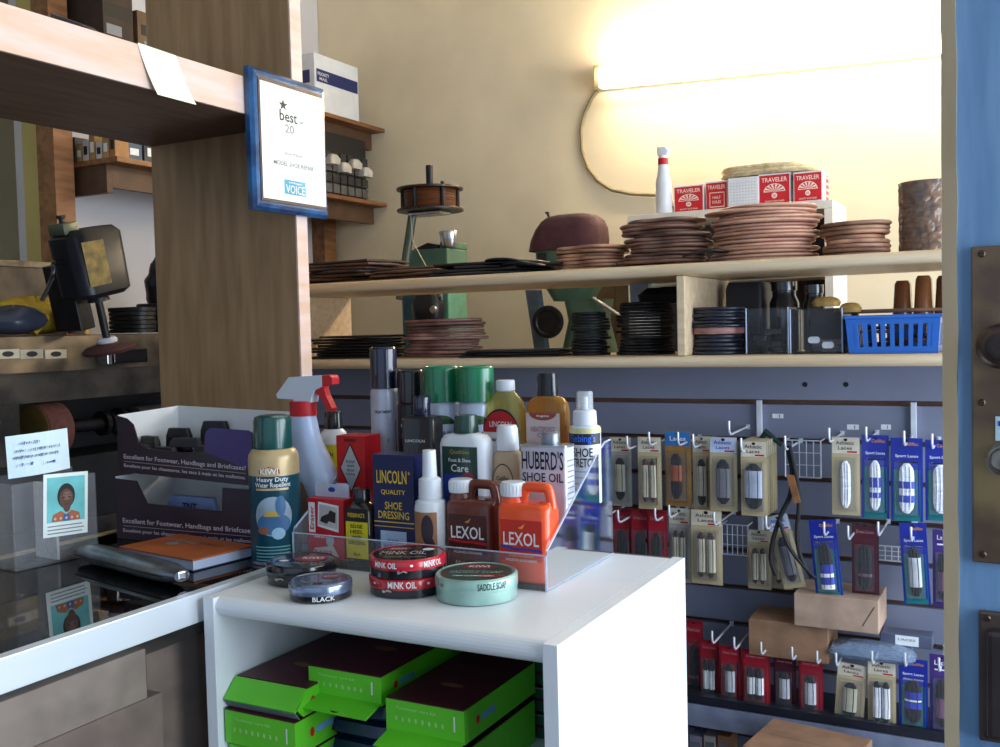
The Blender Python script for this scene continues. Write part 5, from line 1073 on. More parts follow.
# gold leather bits
for k, (px, py, w_) in enumerate(((826, 302, .045), (850, 308, .035))):
    q = onY(px, py, 1.96); b = B(); b.body([(0, w_, .04, .012), (.008, w_ * 1.15, .045, .016), (.015, w_ * .9, .03, .012), (.018, w_ * .5, .02, .008)], mat('golden_leather', (206, 166, 96), .3, .3, var=.15, scale=60), n=5)
    h0 = max(q.z - .008 - LT, .01); tag(b.go('gold_leather_piece', None, (q.x, 1.965, q.z - .008), .2 * k), ('crumpled golden leather piece on the clear bin', 'smaller golden piece tucked beside the blue basket')[k], 'leather piece')
q0 = onY(835, 320, 1.99)
b = B(); b.box(q0.x - .05, q0.x + .035, 1.925 + .085, 2.05, LT + .0005, onY(826, 303, 1.96).z - .0092, mat('dim_box', (58, 50, 48), .7), .002); o = b.go('small_carton'); tag(o, 'dim dark carton standing behind the clear bins', 'box')
# dark things at back of lower shelf right bay
for k, (px0, px1, pyT, m, lab) in enumerate(((730, 768, 283, RUBBER, 'black block of rubber at the back of the right bay, left'), (768, 800, 282, mat('smoked_jar', (40, 40, 44), .15, coat=.6), 'smoked jar at the back of the right bay, middle'), (802, 826, 285, mat('smoked_jar', (40, 40, 44), .15, coat=.6), 'smoked jar at the back of the right bay, nearest the pale panel'))):
    Y = 2.11; a, e = onY(px0, 300, Y), onY(px1, 300, Y); zt_ = onY((px0 + px1) / 2, pyT, Y).z; w_ = e.x - a.x - .003; hh = zt_ - LT; b = B()
    if k == 0: b.body([(0, w_, .1, .01), (hh * .9, w_, .1, .01), (hh, w_ * .9, .09, .01)], m); nm = 'rubber_block'
    else: b.lathe([(w_ * .45, 0), (w_ * .48, .004), (w_ * .48, hh * .7), (w_ * .38, hh * .8), (w_ * .38, hh * .86), (w_ * .42, hh * .87), (w_ * .42, hh)], m, 28); nm = 'glass_jar'
    tag(b.go(nm, None, ((a.x + e.x) / 2, Y + .003, LT + .0005)), lab, 'jar' if k else 'rubber piece')
# wrapped stack on upper shelf right
q0, q1 = onY(894, 240, 1.96), onY(958, 240, 1.96); R = (q1.x - q0.x) / 2 * .96; cx = (q0.x + q1.x) / 2; H = onY(920, 181, 1.96).z - UT
t = thing('wrapped_insole_stack', 'stack of brown insole rounds wrapped in shiny clear plastic by the door', 'insoles', (cx, 2.0, UT + .0005))
b = B(); n = 14; ph = H / n; CK = mat('cork_brown', (156, 112, 72), .7, scale=60, rgb2=(120, 84, 54))
pr_ = [(.004, 0)]
for i in range(n): wv = R * (.88 + .02 * math.sin(i * 2.1)); pr_ += [(wv * .985, i * ph + .0006), (wv, i * ph + ph * .3), (wv, i * ph + ph * .75), (wv * .985, (i + 1) * ph - .0004)]
pr_.append((.004, H - .001)); b.lathe(pr_, CK, 40); b.go('insole_rounds', t)
b = B(); rings = []; rnd = random.Random(9)
amp = [rnd.uniform(-1, 1) for _ in range(64)]
for z in [i * H / 20 for i in range(21)]:
    rings.append([((R * (.95 + .035 * amp[(j * 5 + int(z * 900)) % 64] + .01 * math.sin(j * 1.7 + z * 60))) * math.cos(2 * PI * j / 56), (R * (.95 + .035 * amp[(j * 5 + int(z * 900)) % 64] + .01 * math.sin(j * 1.7 + z * 60))) * math.sin(2 * PI * j / 56), z + .001) for j in range(56)])
b.loft(rings, clear('shiny_wrap', (225, 230, 242), .05, .08, 1.45), smooth=False); b.go('plastic_wrap', t)
# brown forms on the lower shelf, far right behind the basket
for k, (px, c_, w_) in enumerate(((903, (120, 70, 40), .036), (924, (146, 92, 56), .036), (945, (104, 62, 40), .036))):
    Y = 2.13; q = onY(px, 300, Y); hh = onY(px, 276, Y).z - LT - (.0 if k else .01); hh = min(hh, UB - LT - .004); b = B(); b.body([(0, w_ * 1.1, .07, .02), (hh * .3, w_ * 1.15, .08, .022), (hh * .6, w_ * .9, .07, .02), (hh * .95, w_ * .8, .05, .018), (hh, w_ * .6, .04, .014)], mat('glossy_brown_last_%d' % k, c_, .25, coat=.5)); tag(b.go('shoe_last', None, (q.x, Y - .0, LT + .0005)), ('dark brown glossy shoe last behind the left of the basket', 'lighter brown glossy shoe last behind the basket', 'dark glossy shoe last behind the basket next to the door')[k], 'shoe last')
# ================================================================ behind the fixture
YM = 2.62
# white cabinet with the red cartons
a, e = onY(627, 218, 2.5), onY(824, 200, 2.5); zt_ = onY(824, 200, 2.5).z
wx0, wx1 = a.x, e.x + .02; t = thing('white_back_cabinet', 'small white open cabinet behind the sole piles against the cream wall', 'cabinet', ((wx0 + wx1) / 2, 2.6, 0))
k_ = (-(wx0 + wx1) / 2, -2.6, 0); D0, D1 = 2.5, 2.70
WL = mat('aged_white_laminate', (226, 220, 206), .45, var=.03)
B().box(wx0, wx1, D0, D1, zt_ - .02, zt_, WL, .001).go('top_board', t, loc=k_)
B().box(wx1 - .02, wx1, D0, D1, .0, zt_ - .0205, WL, .001).go('side_panel', t, loc=k_); B().box(wx0, wx0 + .02, D0, D1, .0, zt_ - .0205, WL, .001).go('side_panel', t, loc=k_)
B().box(wx0 + .0205, wx1 - .0205, D1 - .006, D1, .0, zt_ - .0205, mat('dark_inside_board', (52, 46, 46), .7)).go('back_panel', t, loc=k_)  # shade inside the white cabinet, put into the back panel's colour
for z in (1.42, 1.1, .6): B().box(wx0 + .0205, wx1 - .0205, D0 + .002, D1 - .0065, z, z + .018, WL).go('shelf_board', t, loc=k_)
ZT = zt_ + .0005
TRR = mat('traveler_red', (206, 30, 38), .4, var=.03); TRC = ink('cream_red_print', (250, 226, 214))
def traveler(label, px0, px1, pyT, Y, side=False, inner=False):
    a, e = onY(px0, 190, Y), onY(px1, 190, Y); w = e.x - a.x; h = onY((px0 + px1) / 2, pyT, Y).z - ZT
    t = thing('sole_carton', label, 'box', ((a.x + e.x) / 2, Y + .05, ZT)); b = B(); d = .09; b.box(-w / 2, w / 2, -d / 2, d / 2, 0, h, CARDW, .001); mp = front(-d / 2)
    b.rect(-w * .47, w * .47, h * .05, h * .95, TRR, mp)
    b.text('TRAVELER' if not side else 'TRAVELER', 0, h * .80, w * .8, h * .14, TRC, mp)
    if inner: b.rect(-w * .32, w * .36, h * .1, h * .62, TRC, mp, .0006); b.rect(-w * .29, w * .33, h * .13, h * .59, TRR, mp, .0009); b.text('HALF', 0, h * .44, w * .36, h * .1, TRC, mp, .0012); b.text('SOLES', 0, h * .28, w * .4, h * .1, TRC, mp, .0012)
    else:
        b.disc(0, h * .42, w * .34, h * .26, TRC, mp, .0005, t0=0, t1=PI)
        for i in range(7): aa = PI * (i + .5) / 7; b.poly([(.0, h * .43), (w * .31 * math.cos(aa - .09), h * .42 + h * .24 * math.sin(aa - .09)), (w * .31 * math.cos(aa + .09), h * .42 + h * .24 * math.sin(aa + .09))], TRR, mp, .0008)
        b.disc(0, h * .3, w * .09, h * .09, TRC, mp, .0007); b.text('10', 0, h * .3, w * .08, h * .08, TRR, mp, .0012); b.text('QUALITY SHOE SOLES', 0, h * .12, w * .6, h * .06, TRC, mp)
    if side: b.rect(-d * .42, d * .42, h * .05, h * .95, CARDW, right(w / 2)); b.rect(d * .0, d * .42, h * .08, h * .92, TRR, right(w / 2), .0006); [b.rect(d * .06, d * .36, h * (.2 + .2 * i), h * (.28 + .2 * i), TRC, right(w / 2), .0009) for i in range(4)]
    b.go('carton', t); return t
traveler('red sole carton nearest the white spray bottle', 673, 703, 185, 2.53); traveler('narrow red sole carton with an inner frame, left of the dotted white box', 705, 727, 181, 2.53, inner=True)
traveler('red sole carton with a pale arch emblem, just right of the dotted white box', 758, 790, 173, 2.52); traveler('red and white sole carton at the right end of the white cabinet', 793, 822, 171, 2.515, side=True)
a, e = onY(727.5, 190, 2.515), onY(757.5, 190, 2.515); w = e.x - a.x; h = onY(742, 177, 2.515).z - ZT; b = B(); b.box(-w / 2, w / 2, -.05, .05, 0, h, CARDW, .001)
for i in range(9):
    for j in range(8): b.disc(-w * .4 + w * .1 * i, h * (.12 + .1 * j), w * .014, h * .014, GREYI, front(-.05), n=8, rings=1)
tag(b.go('dotted_box', None, ((a.x + e.x) / 2, 2.57, ZT)), 'white box with rows of small dots between the red cartons', 'box')
# insoles on top
zb_ = ZT + max(h, 0) + .012
Yi = 2.56; zb_ = onY(742, 176.5, 2.515).z + .003
for i in range(4):
    a, e = onY(720, 170, Yi), onY(818 - 6 * i, 170, Yi); L = e.x - a.x
    b = sole_mesh(L, .085, .0065, mat('cream_sheepskin', (226, 206, 164), .9, scale=80, bump=.5, osc=True), 0, i, 'sole')
    tag(b.go('insole', None, ((a.x + e.x) / 2 + .004 * (i % 2), Yi + .004 * i, zb_ + .0072 * i), R_(1.5 * (i - 1))), 'cream sheepskin insole lying across the white and red cartons', 'insole', 'cream insoles on the cartons')
# white squeeze bottle
q = onY(664, 213, 2.53); H = onY(664, 147, 2.53).z - ZT; R = sz_(664, 2.53) * 8.2 * .98
t = thing('squeeze_bottle', 'white bottle with red collar standing left of the red cartons', 'bottle', (q.x, 2.53, ZT)); 
B().lathe([(R * .9, 0), (R, .004), (R * 1.0, H * .3), (R * .93, H * .38), (R * .98, H * .45), (R * .72, H * .6), (R * .58, H * .72), (R * .56, H * .74)], PWHITE, 30).go('bottle', t)
B().lathe([(R * .62, H * .735), (R * .62, H * .83)], RED, 26).go('collar', t)
b = B(); b.lathe([(R * .5, H * .83), (R * .5, H * .88)], PWHITE, 20); b.body([(H * .87, R * 1.2, R * .9, .004, 0), (H * .93, R * 1.6, R * .9, .004, .002), (H * 1.0, R * 1.1, R * .7, .004, -.002)], PWHITE, n=4); b.go('nozzle_head', t)
# green stitcher behind the left of the fixture
MG = mat('machine_green', (78, 110, 90), .45, var=.12, scale=8); MBL = mat('machine_blue_green', (44, 92, 104), .45, var=.12, scale=8); DM = mat('dark_machine_metal', (44, 44, 46), .4, .6, var=.2, scale=20)
def X2(px, Y, py=250): return onY(px, py, Y).x
def Z2_(py, Y, px=440): return onY(px, py, Y).z
Y0 = 2.5
t = thing('stitching_machine', 'green stitching machine with steel cup on top behind the upper shelf', 'machine', (X2(435, Y0), Y0 + .1, 0)); k_ = Vector((-X2(435, Y0), -(Y0 + .1), 0))
z1 = Z2_(248, Y0)
B().box(X2(408, Y0), X2(447, Y0), Y0, Y0 + .12, Z2_(290, Y0), z1, MG, .006).go('head', t, loc=k_)
B().box(X2(436, Y0), X2(447, Y0), Y0 + .02, Y0 + .12, z1 - .0005, Z2_(241, Y0), MG, .004).go('raised_block', t, loc=k_)
b = B(); b.prism([(X2(408, Y0), z1), (X2(434, Y0), z1), (X2(434, Y0), z1 + .012), (X2(424, Y0), z1 + .02), (X2(414, Y0), z1 + .008)][::-1], Y0 + .02, Y0 + .11, DM, 'y'); b.go('top_plate', t, loc=k_)
b = B(); cx = X2(444, Y0); b.lathe([(.020, Z2_(247, Y0)), (.0215, Z2_(246, Y0)), (.0285, Z2_(232, Y0)), (.0275, Z2_(231, Y0)), (.02, Z2_(240, Y0))], STEEL, 28, T=TR(cx, Y0 + .03, 0)); b.go('steel_cup', t, loc=k_)
B().box(X2(400, Y0, 320), X2(437, Y0, 320), Y0 + .01, Y0 + .12, .75, Z2_(291, Y0), MBL, .008).go('column', t, loc=k_)
B().box(X2(438, Y0, 320), X2(447, Y0, 320), Y0 + .01, Y0 + .12, .75, Z2_(291, Y0), mat('pale_machine_green', (96, 150, 124), .45), .004).go('side_column', t, loc=k_)
b = B(); b.body([(Z2_(330, Y0), .05, .05, .02), (Z2_(318, Y0), .09, .07, .03), (Z2_(303, Y0), .10, .07, .03), (Z2_(294, Y0), .07, .05, .02)], DM, T=TR(X2(432, Y0), Y0 - .03, 0)); b.go('motor', t, loc=k_)
b = B(); b.tube([(X2(443, Y0), Y0 - .03, Z2_(308, Y0)), (X2(446, Y0), Y0 - .035, Z2_(300, Y0)), (X2(446, Y0), Y0 - .03, Z2_(292, Y0))], .006, STEEL); b.lathe([(.01, 0), (.012, .006), (.01, .012)], STEEL, 16, T=TR(X2(444, Y0), Y0 - .06, Z2_(310, Y0)) @ RX(90)); b.go('linkage', t, loc=k_)
b = B(); b.box(X2(380, Y0), X2(480, Y0), Y0 - .12, Y0 + .3, .72, .75, DM, .004); b.box(X2(385, Y0), X2(475, Y0), Y0, Y0 + .2, 0, .72, MBL, .004); b.go('stand', t, loc=k_)
# thread reel on a slanted arm
Y0 = 2.455; cx = X2(430, Y0, 195); s_ = sz_(430, Y0); R = 33 * s_
zc_ = Z2_(200, Y0, 430)
t = thing('thread_reel', 'big spool of brown thread on a slanted arm above the green machine', 'spool', (cx, Y0, zc_))
b = B()
for z in (-.030, .030): b.lathe([(.004, z - .0035), (R * .99, z - .003), (R, z), (R * .99, z + .003), (.004, z + .0035)], mat('dark_reel_plate', (52, 40, 34), .35, .4), 44)
for k in range(6): a_ = k * PI / 3 + .5; b.tube([(R * .82 * math.cos(a_), R * .82 * math.sin(a_), -.03), (R * .82 * math.cos(a_), R * .82 * math.sin(a_), 0), (R * .82 * math.cos(a_), R * .82 * math.sin(a_), .042 if k == 5 else .03)], .006, DM, 8)
rf_ = b.go('reel_frame', t)
th_ = B().lathe([(R * .78 + .001 * math.sin(i * 2.5), -.0265 + i * .00132) for i in range(41)], mat('brown_thread', (104, 60, 32), .4, var=.25, scale=10, stretch=(1, 1, 40)), 40).go('thread', t); under(th_, rf_)
B().tube([(0, 0, .03), (0, 0, .07), (0, 0, .098)], .0105, DM, 14).go('spindle', t)
b = B(); b.box(-.06, .05, -.03, .03, -.044, -.035, STEEL, .002); b.go('bracket', t)
p0 = Vector((X2(413, Y0, 208) - cx, 0, Z2_(211, Y0, 413) - zc_)); p1 = Vector((X2(399, Y0, 272) - cx, 0, Z2_(300, Y0, 392) - zc_))
b = B(); b.tube([p0, p0.lerp(p1, .5), p1], .013, mat('grey_green_metal', (88, 96, 82), .4, .5), 10); b.go('arm', t)
b = B(); b.tube([(p0.x + .01, -.03, p0.z - .01), (p0.x + .015, -.03, p0.z - .09), (p0.x + .05, -.02, p0.z - .16), (p0.x + .06, 0, p0.z - .19)], .0012, mat('pale_thread', (190, 180, 150), .6), 5); b.go('thread_end', t)
# maroon covered sewing machine
Y0 = 2.5
xA, xB = X2(525, Y0), X2(594, Y0); cx = (xA + xB) / 2; W = xB - xA
t = thing('sewing_machine', 'green sewing machine under a maroon cloth cap behind the upper shelf', 'machine', (cx, Y0 + .1, 0)); k_ = Vector((-cx, -(Y0 + .1), 0))
zT, zB = Z2_(211, Y0, 572), Z2_(248, Y0, 570); hh = zT - zB
MAR = mat('maroon_cloth', (74, 38, 44), .85, var=.12, scale=40, bump=.4)
b = B(); b.body([(zB, W, .17, .05, 0), (zB + hh * .3, W * .98, .168, .05, .004), (zB + hh * .6, W * .91, .16, .05, .010), (zB + hh * .82, W * .80, .14, .045, .014), (zB + hh * .95, W * .66, .11, .04, .014), (zB + hh, W * .46, .07, .03, .014)], MAR, T=TR(cx - .01, Y0 + .09, 0), n=8)
b.go('cloth_cap', t, loc=k_)
b = B(); b.body([(Z2_(300, Y0, 570), W * .5, .1, .03), (Z2_(272, Y0, 570), W * .9, .14, .04), (zB - .0005, W * .97, .15, .05)], MG, T=TR(cx + .003, Y0 + .09, 0)); b.disc(cx + .055, zB - .02, .008, .008, BLACK, front(Y0 + .014)); b.rect(cx - .07, cx - .045, zB - .035, zB - .008, BLACK, front(Y0 + .012)); b.go('head', t, loc=k_)
b = B(); b.body([(.8, .15, .14, .03), (Z2_(352, Y0, 575), .14, .12, .03), (Z2_(320, Y0, 575), .10, .11, .03), (Z2_(300, Y0, 570) + .002, .12, .12, .03)], MG, T=TR(X2(575, Y0), Y0 + .09, 0)); b.go('column', t, loc=k_)
b = B(); b.lathe([(.004, -.004), (.030, -.004), (.034, -.008), (.044, -.008), (.046, 0), (.044, .008), (.034, .008), (.030, .004), (.004, .004)], DM, 36, T=TR(X2(548, Y0, 322), Y0 + .0, Z2_(322, Y0, 548)) @ RX(90)); b.go('hand_wheel', t, loc=k_)
b = B(); b.prism([(X2(521, Y0), Z2_(290, Y0, 521)), (X2(533, Y0), Z2_(290, Y0, 533)), (X2(541, Y0), Z2_(360, Y0, 540)), (X2(530, Y0), Z2_(360, Y0, 530))][::-1], Y0 + .02, Y0 + .05, mat('grey_leg_paint', (84, 98, 110), .4, .3), 'y'); b.go('support_leg', t, loc=k_)
b = B(); b.tube([(cx - .06, Y0 + .09, zT - .02), (cx - .075, Y0 + .09, zT + .012)], .0035, DM, 8); b.lathe([(.006, 0), (.007, .002), (.005, .005)], DM, 12, T=TR(cx - .075, Y0 + .09, zT + .010)); b.go('thread_pin', t, loc=k_)
b = B(); b.tube([(X2(590, Y0, 300), Y0 + .02, Z2_(298, Y0, 590)), (X2(604, Y0), Y0 + .02, Z2_(308, Y0, 604)), (X2(616, Y0), Y0 + .02, Z2_(316, Y0, 616))], .005, STEEL, 8); b.go('lever', t, loc=k_)
b = B(); b.box(cx - .2, wx0 - .01, Y0 - .1, Y0 + .25, .77, .8, BROWNWOOD, .004); b.box(cx - .15, cx + .15, Y0, Y0 + .15, 0, .77, DM); b.go('table', t, loc=k_)
# brown board and pale tin between the machines and the white cabinet
a, e = onY(588, 300, 2.85), onY(628, 300, 2.85)
carton(((a.x + e.x) / 2 + .02, 2.92, 0), e.x - a.x + .1, .12, onY(610, 285, 2.85).z, 'tall brown carton standing against the wall right of the green sewing machine', mat('dim_brown_carton', (110, 86, 62), .85))
a, e = onY(632, 290, 2.15), onY(650, 290, 2.15)
b = B(); w = e.x - a.x; b.body([(0, w, .03, .004), (.05, w * 1.05, .034, .004)], mat('pale_blue_plastic', (150, 176, 200), .4)); tag(b.go('plastic_cup', None, ((a.x + e.x) / 2, 2.15, onY(640, 305, 2.15).z)), 'pale blue plastic cup on the tall stack of black heels', 'cup')
b = B(); b.body([(0, .10, .06, .01), (.02, .11, .07, .015), (.035, .07, .05, .01)], DM); tag(b.go('metal_jig', None, (onY(665, 300, 2.1).x, 2.10, onY(660, 304, 2.1).z)), 'dark metal jig lying on top of the tall heel stack', 'jig')
# ================================================================ left wall: shelves, boxes, drawers
SXW = -2.108; LWX = -2.4; APR = mat('dark_apron_wood', (92, 66, 46), .6)
def wall_shelf(px, py, label, y0, th=.014, cleats=(2.6,)):
    q = onX(px, py, SXW); z = onY(385, py, 3.1).z if False else q.z
    t = thing('wall_shelf', label, 'shelf', (LWX, 2.4, z)); k = Vector((-LWX, -2.4, -z))
    B().box(LWX + .001, SXW, y0, 3.098, z - th, z, BROWNWOOD, .001).go('shelf_board', t, loc=k)
    B().box(LWX + .001, SXW - .055, y0 + .012, y0 + .03, z - th - .075, z - th - .0003, APR).box(SXW - .073, SXW - .055, y0 + .0305, 3.09, z - th - .06, z - th - .0003, APR).go('apron', t, loc=k)  # cleat under the board; its dark tone also paints the underside shade
    return z
zU = wall_shelf(385, 129, 'upper brown wooden wall shelf that carries the white postal box', 1.86, cleats=(2.2, 2.9))
zL = wall_shelf(385, 203, 'lower brown wooden wall shelf that carries the small parts drawers', 1.86, cleats=(1.9, 2.9))
B().box(LWX + .001, SXW - .012, 1.88, 1.9, zL - .09, zL - .0205, mat('dark_apron_wood', (78, 58, 44), .6)).go('dark', None) if False else None
# uprights carrying them by the back wall
for k, y in enumerate((1.875, 3.04)):
    pass
b = B(); b.box(LWX + .001, LWX + .06, 3.02, 3.09, 0, zL - .0205, BROWNWOOD, .001); tag(b.go('wooden_post'), 'brown wooden post in the corner under the lower wall shelf', 'post')
# postal box
YB_ = 2.62; a, e = onX(0, 0, -2.2), None
q0 = onY(307, 108, 2.75); 
xb = SXW - .02; yb0 = onX(301, 60, xb).y; yb1 = onX(358, 75, xb).y
t = None
y0_, y1_ = onX(314, 60, xb).y, onX(358, 80, xb).y; hB = onX(330, 58, xb).z - zU
b = B(); b.box(-.24, 0, -(y1_ - y0_) / 2, (y1_ - y0_) / 2, 0, hB, CARDW, .002)
NV = ink('navy_stripe', (28, 40, 100)); L_ = (y1_ - y0_) / 2
b.rect(-L_ + .01, L_ - .005, hB * .52, hB * .74, NV, right(0), .0005); b.text('PRIORITY', -L_ * .62, hB * .66, L_ * .5, hB * .06, WHITE, right(0), .001); b.text('MAIL', -L_ * .62, hB * .58, L_ * .35, hB * .05, WHITE, right(0), .001); b.rect(-.2, -.02, hB * .5, hB * .72, NV, front(-L_), .0005)
tag(b.go('postal_box', None, (xb, (y0_ + y1_) / 2, zU + .0005)), 'white postal box with a navy stripe on the upper wall shelf', 'box')
# small parts drawers
y0_, y1_ = onX(322, 150, SXW - .03).y, onX(366, 165, SXW - .03).y; hB = onX(345, 136, SXW - .03).z - zL; L_ = (y1_ - y0_) / 2
t = thing('parts_cabinet', 'black small parts cabinet with clear drawers on the lower wall shelf', 'drawers', (SXW - .03, (y0_ + y1_) / 2, zL + .0005))
b = B(); b.box(-.16, 0, -L_, L_, 0, hB, mat('black_cabinet_plastic', (30, 28, 30), .4), .002); b.go('cabinet_frame', t)
DRW = mat('smoky_drawer', (96, 92, 92), .2, coat=.5)
for r in range(4):
    for c in range(6):
        y = -L_ + (c + .5) * 2 * L_ / 6; z = hB * (.04 + .17 * r); b = B(); b.box(.0005, .010, y - L_ / 6 + .004, y + L_ / 6 - .004, z, z + hB * .14, DRW if r % 2 == 0 else mat('dark_drawer', (52, 50, 52), .25, coat=.4), .001); b.go('drawer', t)
random.seed(3)
for c in range(4):
    y = -L_ + (c + .5) * 2 * L_ / 4; b = B(); b.body([(0, .03, .05, .006), (.02, .034, .055, .008), (.034, .02, .03, .006)], mat('white_parts_bag', (206, 200, 192), .5), T=TR(.02, y, hB * .38 + (.0 if c % 2 else .02))); tag(b.go('parts_bag', None, (SXW - .03, (y0_ + y1_) / 2, zL)), 'white parts bag tucked between the rows of small drawers', 'bag', 'parts bags on the drawers')
# little boxes along the near end of the lower wall shelf
yy = 1.885; cols = [(60, 60, 68), (64, 60, 66), (70, 66, 70), (176, 140, 80), (200, 196, 196), (170, 134, 78), (204, 202, 204), (182, 144, 88), (168, 120, 70), (70, 90, 110), (60, 60, 68), (150, 84, 56), (150, 84, 56)]
for k, c_ in enumerate(cols):
    x = LWX + .06 + k * .0255 if k < 9 else SXW - .03
    y = yy if k < 9 else yy + .05 + (k - 9) * .06
    h_ = .045 + .012 * (k % 3); b = B()
    if k < 9: b.box(-.011, .011, -.015, .03, 0, h_, mat('heel_box_%d' % (k % 9), c_, .6), .001); b.rect(-.007, .007, h_ * .3, h_ * .7, WHITE if k % 2 else BLACK, front(-.015))
    else: b.box(-.05, .012, -.026, .026, 0, h_, mat('heel_box_%d' % k, c_, .6), .001); b.rect(-.015, .015, h_ * .3, h_ * .7, WHITE, right(.012))
    tag(b.go('parts_box', None, (x, y, zL + .0005)), 'small parts box standing in the row at the near end of the lower wall shelf', 'box', 'small boxes on the lower wall shelf')
# stuff on a high shelf seen over the pine shelf: cartons and shoes
UX = -2.15
t0 = onX(96, 40, UX); 
zz_ = zU
for k, (px0, px1, pyT, c_, lab) in enumerate(((40, 92, -30, (60, 44, 36), 'dark brown carton on the upper wall shelf, seen over the pine shelf'), (96, 156, 6, (110, 84, 60), 'tan carton with dark stripe on the upper wall shelf over the pine shelf'))):
    y0_, y1_ = onX(px0, 40, UX).y, onX(px1, 40, UX).y; hT = onX((px0 + px1) / 2, pyT, UX).z - zz_
    y0_, y1_ = ((1.87, 1.97), (1.985, 2.2))[k]
    b = B(); b.box(-.18, 0, -(y1_ - y0_) / 2, (y1_ - y0_) / 2, 0, hT, mat('high_carton_%d' % k, c_, .7), .002); L_ = (y1_ - y0_) / 2
    b.rect(-L_ * .9, L_ * .9, hT * .55, hT * .75, BLACK, right(0)); b.rect(-L_ * .8, L_ * .2, hT * .3, hT * .45, GREYI, right(0))
    tag(b.go('cardboard_box', None, (UX, (y0_ + y1_) / 2, zz_ + .0005)), lab, 'box')
def shoe(px, py, Y, zs, c_, lab, rz, L=.24):
    q = onY(px, py, Y); m = mat('shoe_' + '_'.join(str(v) for v in c_), c_, .35, coat=.3); t = thing('leather_shoe', lab, 'shoe', (q.x, Y, zs), rz)
    b = B(); rings = []
    for i in range(11):
        s_ = i / 10; x = -L / 2 + L * s_; hh = .075 - .045 * s_ ** 1.2 + (.0 if s_ > .3 else .01); ww = .07 * (math.sin(PI * min(max(s_, .04), .97)) ** .35) * (.8 + .25 * s_)
        rings.append([(x, ww / 2 * math.cos(2 * PI * j / 16), .012 + hh / 2 + hh / 2 * math.sin(2 * PI * j / 16)) for j in range(16)])
    b.loft(rings, m); b.go('upper', t); o = sole_mesh(L * 1.04, .085, .011, BLACK, 0, 2).go('sole', t); B().box(-L / 2, -L / 2 + .06, -.03, .03, -.02, .002, BLACK, .004).go('heel', t)
    return t
# these stand on the pine shelf board (top z 1.768)
shoe(75, 30, 1.38, 1.79, (120, 76, 54), 'brown leather shoe on the pine shelf, its toe showing above the edge', R_(60)).location = (-1.50, 1.10, 1.79)
shoe(140, 30, 1.45, 1.79, (36, 38, 52), 'dark navy shoe on the pine shelf near the upright panel', R_(80)).location = (-1.50, 1.33, 1.79)
shoe(30, 10, 1.2, 1.79, (70, 36, 30), 'dark red brown shoe on the pine shelf at its left end', R_(70)).location = (-1.46, .90, 1.79)
# ================================================================ finishing machine on the left
MX = -1.92
SM = mat('sooty_steel', (92, 84, 76), .42, .55, scale=10, rgb2=(44, 40, 38), bump=.1); SM2 = mat('black_soot', (30, 29, 32), .55, .3, scale=14); GOLDM = mat('worn_tan_steel', (118, 106, 90), .38, .55, scale=9, rgb2=(54, 49, 45))
t = thing('finishing_machine', 'large sooty shoe finishing machine with sanding wheel behind the counter', 'machine', (MX - .2, 1.5, 0)); k_ = Vector((-(MX - .2), -1.5, 0))
ya, yb = .6, 2.0
zTop = onX(60, 336, MX).z
zLo = onX(60, 371, MX).z
b = B(); b.prism([(MX, zLo), (MX - .012, zTop), (MX - .3, zTop + .005), (MX - .3, zLo)], ya, yb, GOLDM, 'y')
b.T = Matrix.Identity(4); bb = b
b.go('hood', t, loc=k_)
zs1 = onX(60, 401, MX).z; zs0 = onX(60, 460, MX).z
sy0, sy1 = onX(24, 415, MX).y, onX(132, 415, MX).y
b = B(); b.box(MX - .3, MX - .015, ya, yb, zs1, zLo - .0005, SM); b.go('upper_body', t, loc=k_)
b = B(); b.box(MX - .3, MX - .015, ya, sy0, zs0, zs1 - .0005, SM).box(MX - .3, MX - .015, sy1 + .3, yb, zs0, zs1 - .0005, SM).box(MX - .3, MX - .18, sy0 + .0005, sy1 + .2995, zs0, zs1 - .0005, SM2); b.go('wheel_bay', t, loc=k_)
b = B(); b.box(MX - .3, MX - .015, ya, yb, 0, zs0 - .0005, SM2); b.box(MX - .015, MX + .0, ya, yb, .86, .9, SM, .002); b.go('lower_body', t, loc=k_)
wy0, wy1 = onX(34, 415, MX - .05).y, onX(60, 415, MX - .05).y; zw = onX(47, 430, MX - .05).z
b = B(); b.lathe([(.01, 0), (.058, 0), (.062, .003), (.062, (wy1 - wy0) - .003), (.058, wy1 - wy0), (.01, wy1 - wy0)], mat('red_brown_abrasive', (112, 66, 58), .85, scale=60, bump=.4), 44, T=TR(MX - .06, wy1, zw) @ RX(90)); b.lathe([(.0585, -.001), (.0612, -.0005), (.0612, .0)], mat('gold_ring', (170, 140, 80), .4, .5), 40, T=TR(MX - .06, wy0 - .001, zw) @ RX(-90)); b.go('sanding_wheel', t, loc=k_)
b = B(); b.tube([(MX - .06, wy1 - .01, zw), (MX - .06, wy1 + .12, zw), (MX - .06, wy1 + .42, zw)], .015, DM, 14)
for yy_, r_ in ((.12, .03), (.145, .024), (.17, .034), (.20, .028)): b.tube([(MX - .06, wy1 + yy_, zw), (MX - .06, wy1 + yy_ + .012, zw)], r_, DM, 18)
b.tube([(MX - .06, wy1 + .22, zw), (MX - .06, wy1 + .36, zw)], .033, mat('grey_roller', (96, 92, 94), .4, .5), 18); b.go('shaft', t, loc=k_)
for i, px in enumerate((9, 33, 57)):
    q = onX(px, 354, MX); b = B(); b.box(MX - .007, MX - .0035, q.y - .028, q.y + .028, q.z - .010, q.z + .010, mat('cream_tag', (190, 180, 160), .5)); b.disc(q.y, q.z, .014, .006, BLACK, right(MX - .0035)); b.go('name_tag', t, loc=k_, label='cream tag with black oval')
q0, q1 = onX(105, 356, MX), onX(139, 356, MX)
